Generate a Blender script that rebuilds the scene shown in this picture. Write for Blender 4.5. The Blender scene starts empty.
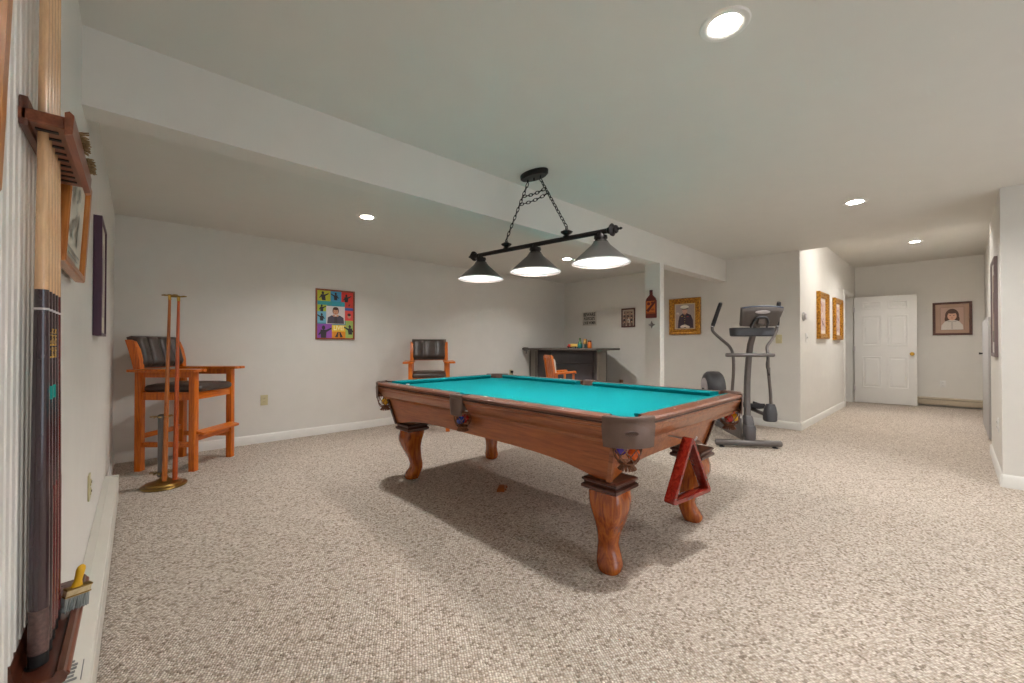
import bpy, bmesh, math, random
from mathutils import Vector, Matrix
random.seed(7)
PI = math.pi
scn = bpy.context.scene
COL = scn.collection

# ------------------------------------------------------------------ materials
def srgb(r, g, b):
    def f(c):
        c /= 255.0
        return c / 12.92 if c <= .04045 else ((c + .055) / 1.055) ** 2.4
    return (f(r), f(g), f(b), 1.0)

def base_mat(name):
    m = bpy.data.materials.new(name); m.use_nodes = True
    nt = m.node_tree
    return m, nt, nt.nodes['Principled BSDF']

def coords(nt, scale=(1, 1, 1), rot=(0, 0, 0)):
    t = nt.nodes.new('ShaderNodeTexCoord'); mp = nt.nodes.new('ShaderNodeMapping')
    mp.inputs['Scale'].default_value = scale; mp.inputs['Rotation'].default_value = rot
    nt.links.new(t.outputs['Object'], mp.inputs['Vector'])
    return mp.outputs['Vector']

def noise(nt, vec, scale, detail=2, rough=.5, dist=0):
    n = nt.nodes.new('ShaderNodeTexNoise')
    n.inputs['Scale'].default_value = scale; n.inputs['Detail'].default_value = detail
    n.inputs['Roughness'].default_value = rough; n.inputs['Distortion'].default_value = dist
    nt.links.new(vec, n.inputs['Vector'])
    return n.outputs['Fac']

def ramp(nt, fac, stops, const=False):
    r = nt.nodes.new('ShaderNodeValToRGB')
    el = r.color_ramp.elements
    if const: r.color_ramp.interpolation = 'CONSTANT'
    while len(el) < len(stops): el.new(.5)
    for e, (p, c) in zip(el, stops):
        e.position = p; e.color = c
    nt.links.new(fac, r.inputs['Fac'])
    return r.outputs['Color']

def bump(nt, b, h, strength, dist):
    n = nt.nodes.new('ShaderNodeBump')
    n.inputs['Strength'].default_value = strength; n.inputs['Distance'].default_value = dist
    nt.links.new(h, n.inputs['Height']); nt.links.new(n.outputs['Normal'], b.inputs['Normal'])

def mixc(nt, fac, a, b, mode='MIX'):
    n = nt.nodes.new('ShaderNodeMix'); n.data_type = 'RGBA'; n.blend_type = mode
    if isinstance(fac, float): n.inputs[0].default_value = fac
    else: nt.links.new(fac, n.inputs[0])
    for s, v in ((6, a), (7, b)):
        if isinstance(v, tuple): n.inputs[s].default_value = v
        else: nt.links.new(v, n.inputs[s])
    return n.outputs[2]

def plain(name, c, rough=.5, metal=0, var=.06, vscale=6, bmp=0, bscale=200, coat=0):
    m, nt, b = base_mat(name)
    col = srgb(*c)
    v = coords(nt)
    n = noise(nt, v, vscale, 3)
    d = tuple(x * (1 - var) for x in col[:3]) + (1,)
    e = tuple(min(1, x * (1 + var)) for x in col[:3]) + (1,)
    nt.links.new(ramp(nt, n, [(.3, d), (.7, e)]), b.inputs['Base Color'])
    b.inputs['Roughness'].default_value = rough; b.inputs['Metallic'].default_value = metal
    if coat: b.inputs['Coat Weight'].default_value = coat; b.inputs['Coat Roughness'].default_value = .12
    if bmp: bump(nt, b, noise(nt, v, bscale, 2), bmp, .002)
    return m

def wood(name, dark, mid, light, axis='z', rough=.32, scale=1.0, coat=.25):
    m, nt, b = base_mat(name)
    s = {'x': (1.2, 14, 14), 'y': (14, 1.2, 14), 'z': (14, 14, 1.2)}[axis]
    v = coords(nt, tuple(k * scale for k in s))
    n = noise(nt, v, 2.2, 5, .6, 1.2)
    fine = noise(nt, coords(nt, tuple(k * scale * 5 for k in s)), 3.0, 3, .6, .4)
    c = ramp(nt, n, [(.28, srgb(*dark)), (.5, srgb(*mid)), (.74, srgb(*light))])
    g = ramp(nt, fine, [(.35, (.72, .72, .72, 1)), (.6, (1, 1, 1, 1))])
    nt.links.new(mixc(nt, .55, c, g, 'MULTIPLY'), b.inputs['Base Color'])
    b.inputs['Roughness'].default_value = rough
    b.inputs['Coat Weight'].default_value = coat; b.inputs['Coat Roughness'].default_value = .15
    bump(nt, b, fine, .08, .001)
    return m

def emis(name, c, s):
    m, nt, b = base_mat(name)
    b.inputs['Base Color'].default_value = (.9, .9, .9, 1)
    b.inputs['Emission Color'].default_value = c
    b.inputs['Emission Strength'].default_value = s
    return m

def carpet_mat():
    m, nt, b = base_mat('berber_carpet')
    v = coords(nt, (1, 1, 1), (0, 0, .5))
    vo = nt.nodes.new('ShaderNodeTexVoronoi'); vo.inputs['Scale'].default_value = 100
    vo.inputs['Randomness'].default_value = .5
    nt.links.new(v, vo.inputs['Vector'])
    sep = nt.nodes.new('ShaderNodeSeparateColor'); nt.links.new(vo.outputs['Color'], sep.inputs[0])
    c = ramp(nt, sep.outputs[0], [(0, srgb(160, 145, 130)), (.16, srgb(202, 189, 175)), (.5, srgb(224, 212, 200)), (.85, srgb(239, 230, 220))])
    loop_gap_shade = ramp(nt, vo.outputs['Distance'], [(.25, (1, 1, 1, 1)), (.62, (.66, .62, .58, 1))])  # shade in the gaps between loops, multiplied into the carpet colour
    c = mixc(nt, 1.0, c, loop_gap_shade, 'MULTIPLY')
    big = ramp(nt, noise(nt, v, 1.3, 3), [(.3, (.94, .93, .92, 1)), (.7, (1, 1, 1, 1))])
    c = mixc(nt, 1.0, c, big, 'MULTIPLY')
    nt.links.new(c, b.inputs['Base Color'])
    b.inputs['Roughness'].default_value = .95
    b.inputs['Specular IOR Level'].default_value = .1
    inv = nt.nodes.new('ShaderNodeMath'); inv.operation = 'MULTIPLY'; inv.inputs[1].default_value = -1
    nt.links.new(vo.outputs['Distance'], inv.inputs[0])
    bump(nt, b, inv.outputs[0], .9, .012)
    return m

def leather_mat(name, c, rough=.42):
    m, nt, b = base_mat(name)
    v = coords(nt)
    n = noise(nt, v, 9, 4)
    col = srgb(*c)
    nt.links.new(ramp(nt, n, [(.3, tuple(x * .8 for x in col[:3]) + (1,)), (.7, tuple(x * 1.2 for x in col[:3]) + (1,))]), b.inputs['Base Color'])
    b.inputs['Roughness'].default_value = rough
    vo = nt.nodes.new('ShaderNodeTexVoronoi'); vo.inputs['Scale'].default_value = 260
    nt.links.new(v, vo.inputs['Vector'])
    bump(nt, b, vo.outputs['Distance'], .25, .001)
    return m

def gilt_mat(name, c1, c2):
    m, nt, b = base_mat(name)
    v = coords(nt)
    n = noise(nt, v, 45, 4, .6)
    nt.links.new(ramp(nt, n, [(.35, srgb(*c1)), (.62, srgb(*c2))]), b.inputs['Base Color'])
    b.inputs['Metallic'].default_value = .45; b.inputs['Roughness'].default_value = .38
    bump(nt, b, n, .5, .006)
    return m

M = {}
M['wall'] = plain('wall_paint', (218, 215, 209), .75, var=.015, bmp=.06, bscale=350)
M['ceil'] = plain('ceiling_paint', (216, 214, 208), .85, var=.01, bmp=.05, bscale=300)
M['trim'] = plain('white_trim_paint', (226, 224, 219), .4, var=.01)
M['carpet'] = carpet_mat()
M['felt'] = plain('teal_felt', (0, 122, 127), .95, var=.05, vscale=300, bmp=.1, bscale=900)
M['felt'].node_tree.nodes['Principled BSDF'].inputs['Specular IOR Level'].default_value = .08
M['rail'] = wood('rail_wood', (84, 42, 26), (116, 64, 42), (140, 84, 58), 'y')
M['skirt'] = wood('moulding_wood', (118, 62, 32), (150, 86, 48), (172, 108, 64), 'y')
M['apron'] = wood('cabinet_wood', (126, 62, 22), (158, 84, 34), (178, 102, 46), 'y')
M['leg'] = wood('leg_wood', (104, 36, 6), (164, 78, 12), (198, 110, 28), 'z', rough=.22, coat=.5)
M['plinth'] = wood('plinth_wood', (48, 22, 14), (70, 34, 22), (92, 48, 32), 'x')
M['rack_red'] = wood('red_mahogany', (84, 14, 8), (124, 28, 18), (150, 52, 36), 'x', rough=.22, coat=.6)
M['oak'] = wood('honey_oak', (168, 76, 8), (212, 108, 16), (228, 132, 32), 'z')
M['oak_x'] = wood('honey_oak_board', (168, 76, 8), (212, 108, 16), (228, 132, 32), 'x')
M['stick'] = wood('stick_wood', (140, 68, 12), (188, 104, 30), (206, 124, 44), 'z')
M['stick_red'] = wood('red_stick_wood', (146, 54, 8), (192, 82, 18), (208, 100, 28), 'z')
M['maple'] = wood('cue_maple', (198, 152, 106), (220, 178, 134), (232, 196, 154), 'z', rough=.2, coat=.7)
M['cue_dark'] = plain('cue_lacquer_dark', (52, 32, 40), .18, coat=.7, var=.15)
M['cue_red'] = plain('cue_lacquer_red', (92, 24, 26), .18, coat=.7, var=.15)
M['cue_wrap'] = plain('cue_wrap', (88, 66, 62), .6, var=.3, vscale=160)
M['cue_teal'] = plain('cue_inlay_teal', (22, 140, 130), .25)
M['gold_ink'] = plain('gold_ink', (220, 180, 60), .35, .3)
M['rack'] = wood('rack_walnut', (92, 44, 24), (124, 66, 42), (146, 86, 60), 'y')
M['rack_dark'] = wood('rack_walnut_dark', (58, 26, 14), (84, 40, 24), (104, 54, 34), 'y')
M['black'] = plain('matt_black', (22, 21, 22), .6)
M['rubber'] = plain('black_rubber', (38, 37, 40), .7, var=.1)
M['steel_dark'] = plain('dark_bronze_metal', (52, 48, 48), .38, .75)
M['shade'] = plain('pewter_shade', (104, 98, 95), .42, .55)
M['shade_white'] = plain('white_enamel', (186, 186, 186), .55, var=.01)
M['grey_metal'] = plain('grey_painted_metal', (104, 98, 96), .38, .35)
M['grey_plastic'] = plain('grey_plastic', (86, 82, 84), .42)
M['console'] = plain('taupe_console_plastic', (82, 74, 70), .42)
M['rim_blue'] = plain('blue_grey_rim', (72, 80, 100), .35)
M['dark_plastic'] = plain('dark_grey_plastic', (62, 62, 66), .5)
M['chrome'] = plain('chrome', (200, 200, 200), .15, 1)
M['silver'] = plain('silver_plate', (200, 194, 196), .4, .3)
M['brass'] = plain('aged_brass', (150, 122, 66), .28, .9, var=.15)
M['brass_b'] = plain('polished_brass', (212, 170, 80), .22, .9)
M['leather'] = leather_mat('black_brown_leather', (66, 54, 48), .36)
M['pocket'] = leather_mat('brown_pocket_leather', (98, 76, 66), .38)
M['pocket_top'] = leather_mat('dark_pocket_iron', (78, 54, 48), .35)
M['net'] = leather_mat('net_leather', (110, 66, 38), .5)
M['cream'] = plain('cream_upholstery', (206, 196, 182), .8)
M['door'] = plain('white_door_paint', (224, 223, 220), .42, var=.01)
M['ivory'] = plain('ivory_plastic', (196, 186, 146), .4)
M['white_plastic'] = plain('white_plastic', (225, 224, 222), .35)
M['slot'] = plain('dark_slot', (40, 36, 32), .6)
M['heater'] = plain('heater_enamel', (206, 202, 192), .4, var=.02)
M['heater_tan'] = plain('tan_heater_enamel', (186, 172, 150), .45, var=.03)
M['gilt'] = gilt_mat('gilt_frame', (120, 70, 12), (206, 146, 44))
M['gilt_in'] = gilt_mat('gilt_inner', (150, 92, 24), (222, 172, 78))
M['frame_orange'] = wood('orange_frame_wood', (150, 86, 30), (184, 112, 46), (200, 132, 64), 'z')
M['frame_brown'] = wood('brown_frame_wood', (62, 34, 28), (88, 50, 42), (108, 66, 54), 'x')
M['frame_red'] = wood('red_frame_wood', (118, 52, 26), (150, 72, 38), (168, 90, 52), 'z')
M['purple'] = plain('purple_frame', (72, 40, 62), .4)
M['paper'] = plain('aged_paper', (206, 200, 186), .7, var=.03)
M['mat_board'] = plain('taupe_mat_board', (176, 146, 128), .8)
M['bar_body'] = plain('dark_bar_laminate', (74, 70, 72), .4, var=.08)
M['bar_panel'] = plain('dark_bar_panel', (66, 64, 70), .3, var=.06)
M['bar_pil'] = plain('bar_pilaster_grey', (128, 122, 114), .5, var=.05)
M['bar_top'] = plain('bar_top_laminate', (92, 86, 80), .35, var=.1, vscale=40)
M['fold'] = plain('pale_grey_panel', (176, 174, 174), .45, var=.02)
M['straw'] = wood('straw_bristle', (92, 72, 46), (138, 112, 76), (176, 150, 110), 'x', rough=.9, scale=4, coat=0)
M['bristle'] = wood('grey_bristle', (120, 128, 128), (160, 166, 164), (196, 198, 192), 'z', rough=.9, scale=4, coat=0)
M['yellow'] = plain('yellow_plastic', (224, 172, 28), .35)
M['wood_pale'] = wood('pale_brush_wood', (190, 166, 120), (210, 188, 146), (222, 204, 166), 'x')

PC = {}
def P(r, g, b):
    k = (r, g, b)
    if k not in PC:
        PC[k] = plain('print_%d_%d_%d' % k, k, .55, var=.05, vscale=60)
    return PC[k]

# ------------------------------------------------------------------ mesh builder
class MB:
    def __init__(self):
        self.bm = bmesh.new(); self.mi = 0
    def _f(self, vs):
        try:
            f = self.bm.faces.new(vs); f.material_index = self.mi; return f
        except ValueError:
            return None
    def box(self, c, s, rot=None, bev=0):
        hx, hy, hz = s[0] / 2, s[1] / 2, s[2] / 2
        mt = Matrix.Translation(Vector(c))
        if rot is not None:
            mt = mt @ (rot if isinstance(rot, Matrix) else Matrix.Rotation(rot, 4, 'Z'))
        tmp = bmesh.new()
        vs = [tmp.verts.new((x, y, z)) for x in (-hx, hx) for y in (-hy, hy) for z in (-hz, hz)]
        for q in ((0, 1, 3, 2), (4, 6, 7, 5), (0, 4, 5, 1), (2, 3, 7, 6), (0, 2, 6, 4), (1, 5, 7, 3)):
            tmp.faces.new([vs[i] for i in q])
        if bev:
            bmesh.ops.bevel(tmp, geom=tmp.edges[:], offset=min(bev, min(s) * .45), segments=2, affect='EDGES', profile=.6)
        self._merge(tmp, mt)
        return self
    def _merge(self, tmp, mt=None):
        mp = {}
        for v in tmp.verts:
            mp[v.index if False else v] = self.bm.verts.new((mt @ v.co) if mt else v.co)
        for f in tmp.faces:
            self._f([mp[v] for v in f.verts])
        tmp.free()
    def loft(self, rings, caps=True, closed=False):
        R = [[self.bm.verts.new(p) for p in r] for r in rings]
        n = len(R[0])
        for a, b in zip(R[:-1], R[1:]):
            for i in range(n):
                j = (i + 1) % n
                self._f([a[i], a[j], b[j], b[i]])
        if closed:
            a, b = R[-1], R[0]
            for i in range(n):
                j = (i + 1) % n
                self._f([a[i], a[j], b[j], b[i]])
        elif caps:
            self._f(R[0][::-1]); self._f(R[-1])
        return self
    def lathe(self, prof, c=(0, 0, 0), seg=24, axis=None, caps=True, closed=False):
        """prof: list of (radius, height); axis: matrix applied before moving to c"""
        rings = []
        for r, h in prof:
            ring = []
            for k in range(seg):
                a = 2 * PI * k / seg
                p = Vector((max(r, 1e-4) * math.cos(a), max(r, 1e-4) * math.sin(a), h))
                if axis is not None: p = axis @ p
                ring.append(p + Vector(c))
            rings.append(ring)
        return self.loft(rings, caps, closed)
    def tube(self, pts, r, seg=8, closed=False, flat=1.0):
        pts = [Vector(p) for p in pts]
        rs = r if isinstance(r, (list, tuple)) else [r] * len(pts)
        n = len(pts); rings = []; up = None
        for i, p in enumerate(pts):
            if closed: t = pts[(i + 1) % n] - pts[i - 1]
            else: t = pts[min(i + 1, n - 1)] - pts[max(i - 1, 0)]
            if t.length < 1e-9: t = Vector((0, 0, 1))
            t.normalize()
            if up is None:
                up = Vector((0, 0, 1)) if abs(t.z) < .9 else Vector((1, 0, 0))
            s = t.cross(up)
            if s.length < 1e-6:
                up = Vector((1, 0, 0)); s = t.cross(up)
            s.normalize(); up = s.cross(t).normalized()
            rings.append([p + (s * math.cos(2 * PI * k / seg) + up * math.sin(2 * PI * k / seg) * flat) * rs[i] for k in range(seg)])
        return self.loft(rings, True, closed)
    def prism(self, poly, vec):
        """poly: list of 3d points (planar), extruded by vec"""
        vec = Vector(vec)
        a = [self.bm.verts.new(p) for p in poly]; b = [self.bm.verts.new(Vector(p) + vec) for p in poly]
        n = len(a)
        self._f(a[::-1]); self._f(b)
        for i in range(n):
            j = (i + 1) % n
            self._f([a[i], a[j], b[j], b[i]])
        return self
    def sphere(self, c, r, seg=16, rings=10, sc=(1, 1, 1)):
        pr = [(r * math.sin(PI * i / rings), -r * math.cos(PI * i / rings)) for i in range(rings + 1)]
        s = Matrix.Diagonal(Vector(sc))
        return self.lathe(pr, c, seg, s)
    def face(self, pts):
        self._f([self.bm.verts.new(p) for p in pts]); return self
    def build(self, name, mats, parent=None, smooth=30, bev=0, subsurf=0):
        bm = self.bm
        bmesh.ops.recalc_face_normals(bm, faces=bm.faces)
        me = bpy.data.meshes.new(name); bm.to_mesh(me); bm.free()
        if not isinstance(mats, (list, tuple)): mats = [mats]
        for m in mats: me.materials.append(m)
        o = bpy.data.objects.new(name, me); COL.objects.link(o)
        if parent is not None: o.parent = parent
        if smooth:
            me.shade_smooth(); me.set_sharp_from_angle(angle=math.radians(smooth))
        if bev:
            md = o.modifiers.new('Bevel', 'BEVEL'); md.width = bev; md.segments = 2; md.limit_method = 'ANGLE'; md.angle_limit = .6
        if subsurf:
            md = o.modifiers.new('Subdivision', 'SUBSURF'); md.levels = subsurf; md.render_levels = subsurf
        return o

def thing(name, label, cat, loc=(0, 0, 0), rz=0, group=None):
    o = bpy.data.objects.new(name, None); COL.objects.link(o)
    o.location = loc; o.rotation_euler = (0, 0, rz); o.empty_display_size = .1
    o['label'] = label; o['category'] = cat
    if group: o['group'] = group
    return o
def tag(o, label, cat, group=None):
    o['label'] = label; o['category'] = cat
    if group: o['group'] = group
    return o
def struct(o):
    o['kind'] = 'structure'; return o

def boxo(name, lo, hi, mat, parent=None, bev=0, smooth=30):
    c = [(a + b) / 2 for a, b in zip(lo, hi)]; s = [abs(b - a) for a, b in zip(lo, hi)]
    return MB().box(c, s, bev=bev).build(name, mat, parent, smooth)
def sbox(name, lo, hi, mat, bev=0):
    return struct(boxo(name, lo, hi, mat, None, bev))

# ------------------------------------------------------------------ room
XL, YP, XB, YH, YR, XF = -.163, 5.39, 6.40, 1.38, -.245, 10.75
ZC, ZH, YB, XR = 2.365, 2.68, -2.6, 5.04
T = .12
sbox('floor', (XL - T, YB - T, -.1), (XF + T, YP + T, 0), M['carpet'])
sbox('ceiling', (XL - T, YB - T, ZC), (XB + .06, YP + T, ZC + .32), M['ceil'])
sbox('ceiling_hall', (XB + .06, YR - .4, ZH), (XF + T, YH + T, ZH + .1), M['ceil'])
sbox('wall_left', (XL - T, YB - T, 0), (XL, YP + T, ZC), M['wall'])
sbox('wall_far', (XL, YP, 0), (XB + T, YP + T, ZC), M['wall'])
sbox('wall_bar', (XB, YH, 0), (XB + T, YP, ZC), M['wall'])
# hall wall with a doorway in it
DX0, DX1, DH = 9.52, 10.37, 2.06
mb = MB()
mb.box(((XB + T + DX0) / 2, YH + T / 2, ZH / 2), (DX0 - XB - T, T, ZH))
mb.box(((DX1 + XF) / 2, YH + T / 2, ZH / 2), (XF - DX1, T, ZH))
mb.box(((DX0 + DX1) / 2, YH + T / 2, (DH + ZH) / 2), (DX1 - DX0, T, ZH - DH))
mb.box((XB + T / 2 + .03, YH + T / 2, (ZC + ZH) / 2 + .16), (T, T, ZH - ZC))
struct(mb.build('wall_hall_left', M['wall']))
mb = MB()   # the small room behind the doorway
mb.box((DX0 - .3, YH + .8, 1.2), (.1, 1.4, 2.4)); mb.box((DX1 + .3, YH + .8, 1.2), (.1, 1.4, 2.4))
mb.box(((DX0 + DX1) / 2, YH + 1.5, 1.2), (1.6, .1, 2.4)); mb.box(((DX0 + DX1) / 2, YH + .85, 2.42), (1.6, 1.4, .1))
struct(mb.build('wall_room_beyond', M['wall']))
sbox('floor_room_beyond', (DX0 - .4, YP * 0 + YH + T, -.1), (DX1 + .4, YH + 1.6, 0), M['carpet'])
sbox('wall_hall_end', (XF, YR - .4, 0), (XF + T, YH + T, ZH), M['wall'])
sbox('wall_hall_right', (6.5, -.34 - T, 0), (XF, -.34, ZH), M['wall'])
sbox('wall_right', (XR, YR - .25, 0), (6.5, YR, ZC), M['wall'])
sbox('wall_right_side', (XR, YB, 0), (XR + T, YR - .25, ZC), M['wall'])
WX0, WX1, WZ0, WZ1 = 1.1, 3.9, .15, 2.1
mb = MB()
mb.box(((XL + WX0) / 2, YB - T / 2, ZC / 2), (WX0 - XL, T, ZC)); mb.box(((WX1 + XR + T) / 2, YB - T / 2, ZC / 2), (XR + T - WX1, T, ZC))
mb.box(((WX0 + WX1) / 2, YB - T / 2, WZ0 / 2), (WX1 - WX0, T, WZ0)); mb.box(((WX0 + WX1) / 2, YB - T / 2, (WZ1 + ZC) / 2), (WX1 - WX0, T, ZC - WZ1))
struct(mb.build('wall_behind', M['wall']))
mb = MB()
for x in (WX0 + .03, (WX0 + WX1) / 2, WX1 - .03): mb.box((x, YB - T / 2, (WZ0 + WZ1) / 2), (.06, T, WZ1 - WZ0))
for z in (WZ0 + .03, WZ1 - .03): mb.box(((WX0 + WX1) / 2, YB - T / 2, z), (WX1 - WX0, T, .06))
win = struct(mb.build('window_1', M['trim']))
gm = bpy.data.materials.new('window_glass'); gm.use_nodes = True
gn = gm.node_tree; gn.nodes.remove(gn.nodes['Principled BSDF'])
g1 = gn.nodes.new('ShaderNodeBsdfTransparent'); g2 = gn.nodes.new('ShaderNodeBsdfGlossy'); g2.inputs['Roughness'].default_value = .02
g3 = gn.nodes.new('ShaderNodeMixShader'); g3.inputs[0].default_value = .06
gn.links.new(g1.outputs[0], g3.inputs[1]); gn.links.new(g2.outputs[0], g3.inputs[2]); gn.links.new(g3.outputs[0], gn.nodes['Material Output'].inputs['Surface'])
boxo('pane', (WX0, YB - .066, WZ0), (WX1, YB - .062, WZ1), gm, win)
pl_ = bpy.data.lights.new('window_portal', 'AREA'); pl_.shape = 'RECTANGLE'; pl_.size = WX1 - WX0; pl_.size_y = WZ1 - WZ0; pl_.cycles.is_portal = True
po = bpy.data.objects.new('window_portal', pl_); COL.objects.link(po); po.location = ((WX0 + WX1) / 2, YB - .02, (WZ0 + WZ1) / 2); po.rotation_euler = (PI / 2, 0, PI)
scn.cycles.diffuse_bounces = 8
sbox('trim_hall_opening', (6.5, -.345, 0), (6.56, YR - .01, ZC + .05), M['trim'], .006)
sbox('beam', (XL, 2.29, 2.055), (XB, 2.435, ZC), M['wall'])
sbox('column', (4.37, 2.275, 0), (4.475, 2.455, 2.055), M['wall'], .004)
sbox('trim_column', (4.366, 2.268, 0), (4.40, 2.275, 2.055), M['trim'], .004)

def baseboard(name, a, b, nrm, h=.10, t=.014):
    a = Vector((*a, 0)); b = Vector((*b, 0)); n = Vector((*nrm, 0))
    prof = [(0, 0), (t, 0), (t, h - .018), (t * .55, h - .006), (t * .3, h), (0, h)]
    mb = MB()
    mb.loft([[p + n * d + Vector((0, 0, z)) for d, z in prof] for p in (a, b)])
    return struct(mb.build(name, M['trim']))
baseboard('baseboard_far', (XL, YP), (XB, YP), (0, -1))
baseboard('baseboard_bar', (XB, YH + .0005), (XB, YP - .015), (-1, 0))
baseboard('baseboard_hall_left', (XB - .014, YH), (DX0 - .08, YH), (0, -1))
baseboard('baseboard_right', (XR - .014, YR), (6.5, YR), (0, 1))
baseboard('baseboard_right_side', (XR, YB), (XR, YR - .0005), (-1, 0))
baseboard('baseboard_left', (XL, 4.02), (XL, YP), (1, 0))
# doorway casing
mb = MB()
mb.box((DX0 - .035, YH - .009, 1.045), (.07, .018, 2.09), bev=.005)
mb.box(((DX0 + DX1) / 2, YH - .009, DH + .035), (DX1 - DX0 + .16, .018, .07), bev=.005)
mb.box((DX1 + .035, YH - .009, 1.045), (.07, .018, 2.09), bev=.005)
mb.box((DX0 + .006, YH + .06, DH / 2), (.012, T, DH)); mb.box((DX1 - .006, YH + .06, DH / 2), (.012, T, DH))
mb.box(((DX0 + DX1) / 2, YH + .06, DH - .006), (DX1 - DX0, T, .012))
struct(mb.build('trim_doorway', M['trim']))

# ribbed white panel on the left wall
mb = MB()
y = .55; pts = []
while y < 1.285:
    for dy, dx in ((0, .004), (.006, .012), (.030, .012), (.036, .004), (.040, .004)):
        pts.append((XL + dx, y + dy))
    y += .042
poly = [Vector((x, yy, .2)) for x, yy in pts] + [Vector((XL, pts[-1][1], .2)), Vector((XL, pts[0][1], .2))]
mb.prism(poly, (0, 0, ZC - .2))
struct(mb.build('trim_ribbed_panel', M['trim'], smooth=0))

# ------------------------------------------------------------------ six panel door, standing open
hinge = Vector((10.35, 1.345)); free = Vector((10.462, .478))
dv = free - hinge
DW = dv.length
d1 = thing('door_1', 'white six panel door standing open at the end of the hall', 'door', (hinge.x, hinge.y, 0), math.atan2(dv.y, dv.x))
d1['kind'] = 'structure'
mb = MB()
mb.box((DW / 2, 0, 1.027), (DW, .034, 2.03), bev=.003)
cols = ((.115, .395), (DW - .395, DW - .115)); rows = ((1.80, 1.945), (1.10, 1.68), (.30, .90))
mb.build('door_leaf', M['door'], d1)
for x0, x1 in cols:
    for z0, z1 in rows:
        for sd in (-1, 1):
            yy = sd * .017
            mb = MB()
            # moulded ring with a raised field
            def rr(i, dep):
                return [Vector((x0 + i, yy + sd * dep, z0 + i)), Vector((x1 - i, yy + sd * dep, z0 + i)), Vector((x1 - i, yy + sd * dep, z1 - i)), Vector((x0 + i, yy + sd * dep, z1 - i))]
            mb.loft([rr(0, -.001), rr(.004, .006), rr(.014, .007), rr(.024, -.0005)], caps=False)
            mb.loft([rr(.036, -.001), rr(.056, .006)], caps=True)
            mb.build('door_panel', M['door'], d1, smooth=0)
for sd in (-1, 1):
    mb = MB()
    ax = Matrix.Rotation(-sd * PI / 2, 3, 'X')
    mb.lathe([(.032, 0), (.034, .006), (.014, .012), (.012, .03), (.026, .04), (.03, .052), (.022, .064), (0, .066)], (DW - .065, sd * .017, .955), 16, ax)
    mb.build('door_handle', M['brass_b'], d1)
for z in (.28, 1.05, 1.80):
    MB().box((.0, -.022, z), (.03, .012, .09), bev=.002).lathe([(.007, -.05), (.007, .05)], (-.006, -.026, z), 10).build('hinge', M['silver'], d1)

# ------------------------------------------------------------------ pool table
W, L = 1.49, 2.535
ROT = math.radians(1.1)
org = Vector((1.533, .905))
ctr = org + Vector((W / 2 * math.cos(ROT) - L / 2 * math.sin(ROT), W / 2 * math.sin(ROT) + L / 2 * math.cos(ROT)))
pool = thing('pool_table', 'wooden pool table with teal felt, cabriole legs and leather pockets in mid room', 'pool table', (ctr.x, ctr.y, 0), ROT)
HX, HY = W / 2, L / 2
def cl(sx, sy, a, b, z):           # point measured inwards from a corner
    return Vector((sx * (HX - a), sy * (HY - b), z))
CH, SPW = .165, .066               # corner cut, half width of the side pocket
HC, HR = .098, .056                # corner pocket hole
SD, SR = .066, .050                # side pocket hole
RT = .80
def seg_list():
    """rail segments: (start, end, inward normal) in table plane"""
    out = []
    for sx in (-1, 1):
        for sy in (-1, 1):
            out.append((Vector((sx * HX, sy * (HY - CH), 0)), Vector((sx * HX, sy * SPW, 0)), Vector((-sx, 0, 0)), 'long'))
    for sy in (-1, 1):
        out.append((Vector((-(HX - CH), sy * HY, 0)), Vector((HX - CH, sy * HY, 0)), Vector((0, -sy, 0)), 'short'))
    return out
cap_prof = [(.006, .778), (0, .783), (0, .792), (.007, .799), (.02, RT), (.076, RT + .003), (.080, RT), (.080, .735), (.03, .735), (.024, .778)]
skirt_prof = [(.008, .768), (.006, .760), (.010, .752), (.018, .748), (.020, .738), (.024, .730), (.040, .704), (.052, .690), (.060, .684), (.060, .668), (.080, .668), (.080, .735), (.03, .768)]
for a, b, n, kind in seg_list():
    dr = (b - a).normalized()
    MB().loft([[p + n * d + Vector((0, 0, z)) for d, z in cap_prof] for p in (a, b)]).build('rail', M['rail'], pool, 20)
    MB().loft([[p + n * d + Vector((0, 0, z)) for d, z in ((.013, .767), (.013, .780), (.035, .780), (.035, .767))] for p in (a, b)]).build('rail_groove', M['plinth'], pool)
    ext = 0.03
    MB().loft([[p + n * d + Vector((0, 0, z)) for d, z in skirt_prof] for p in (a - dr * (ext if kind == 'short' else ext), b + dr * (ext if kind == 'short' else 0))]).build('rail_moulding', M['skirt'], pool, 20)
    # cushion: felt nose, mitred towards the pockets
    base_d, nose_d = .078, .130
    Ln = (b - a).length
    e0 = .004
    A0, B0 = a + dr * e0, b - dr * e0
    cut0 = .045
    cut1 = .045 if kind == 'short' else .02
    def sec(p, shift, nd):
        return [p + n * base_d + Vector((0, 0, .768)), p + n * base_d + Vector((0, 0, RT + .002)), p + n * (base_d + .012) + Vector((0, 0, RT + .003)) + shift * .2,
                p + n * nd + Vector((0, 0, RT - .006)) + shift, p + n * nd + Vector((0, 0, RT - .012)) + shift, p + n * (nd - .014) + Vector((0, 0, .768)) + shift]
    MB().loft([sec(A0, dr * cut0, nose_d), sec(B0, -dr * cut1, nose_d)]).build('cushion', M['felt'], pool, 25)
    # sights
    for k in ((1, 2, 3) if True else ()):
        t = k / 4
        p = a.lerp(b, t) + n * .042
        MB().lathe([(.005, RT - .001), (.005, RT + .0028)], (p.x, p.y, 0), 10).build('sight', M['white_plastic'], pool)
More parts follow.
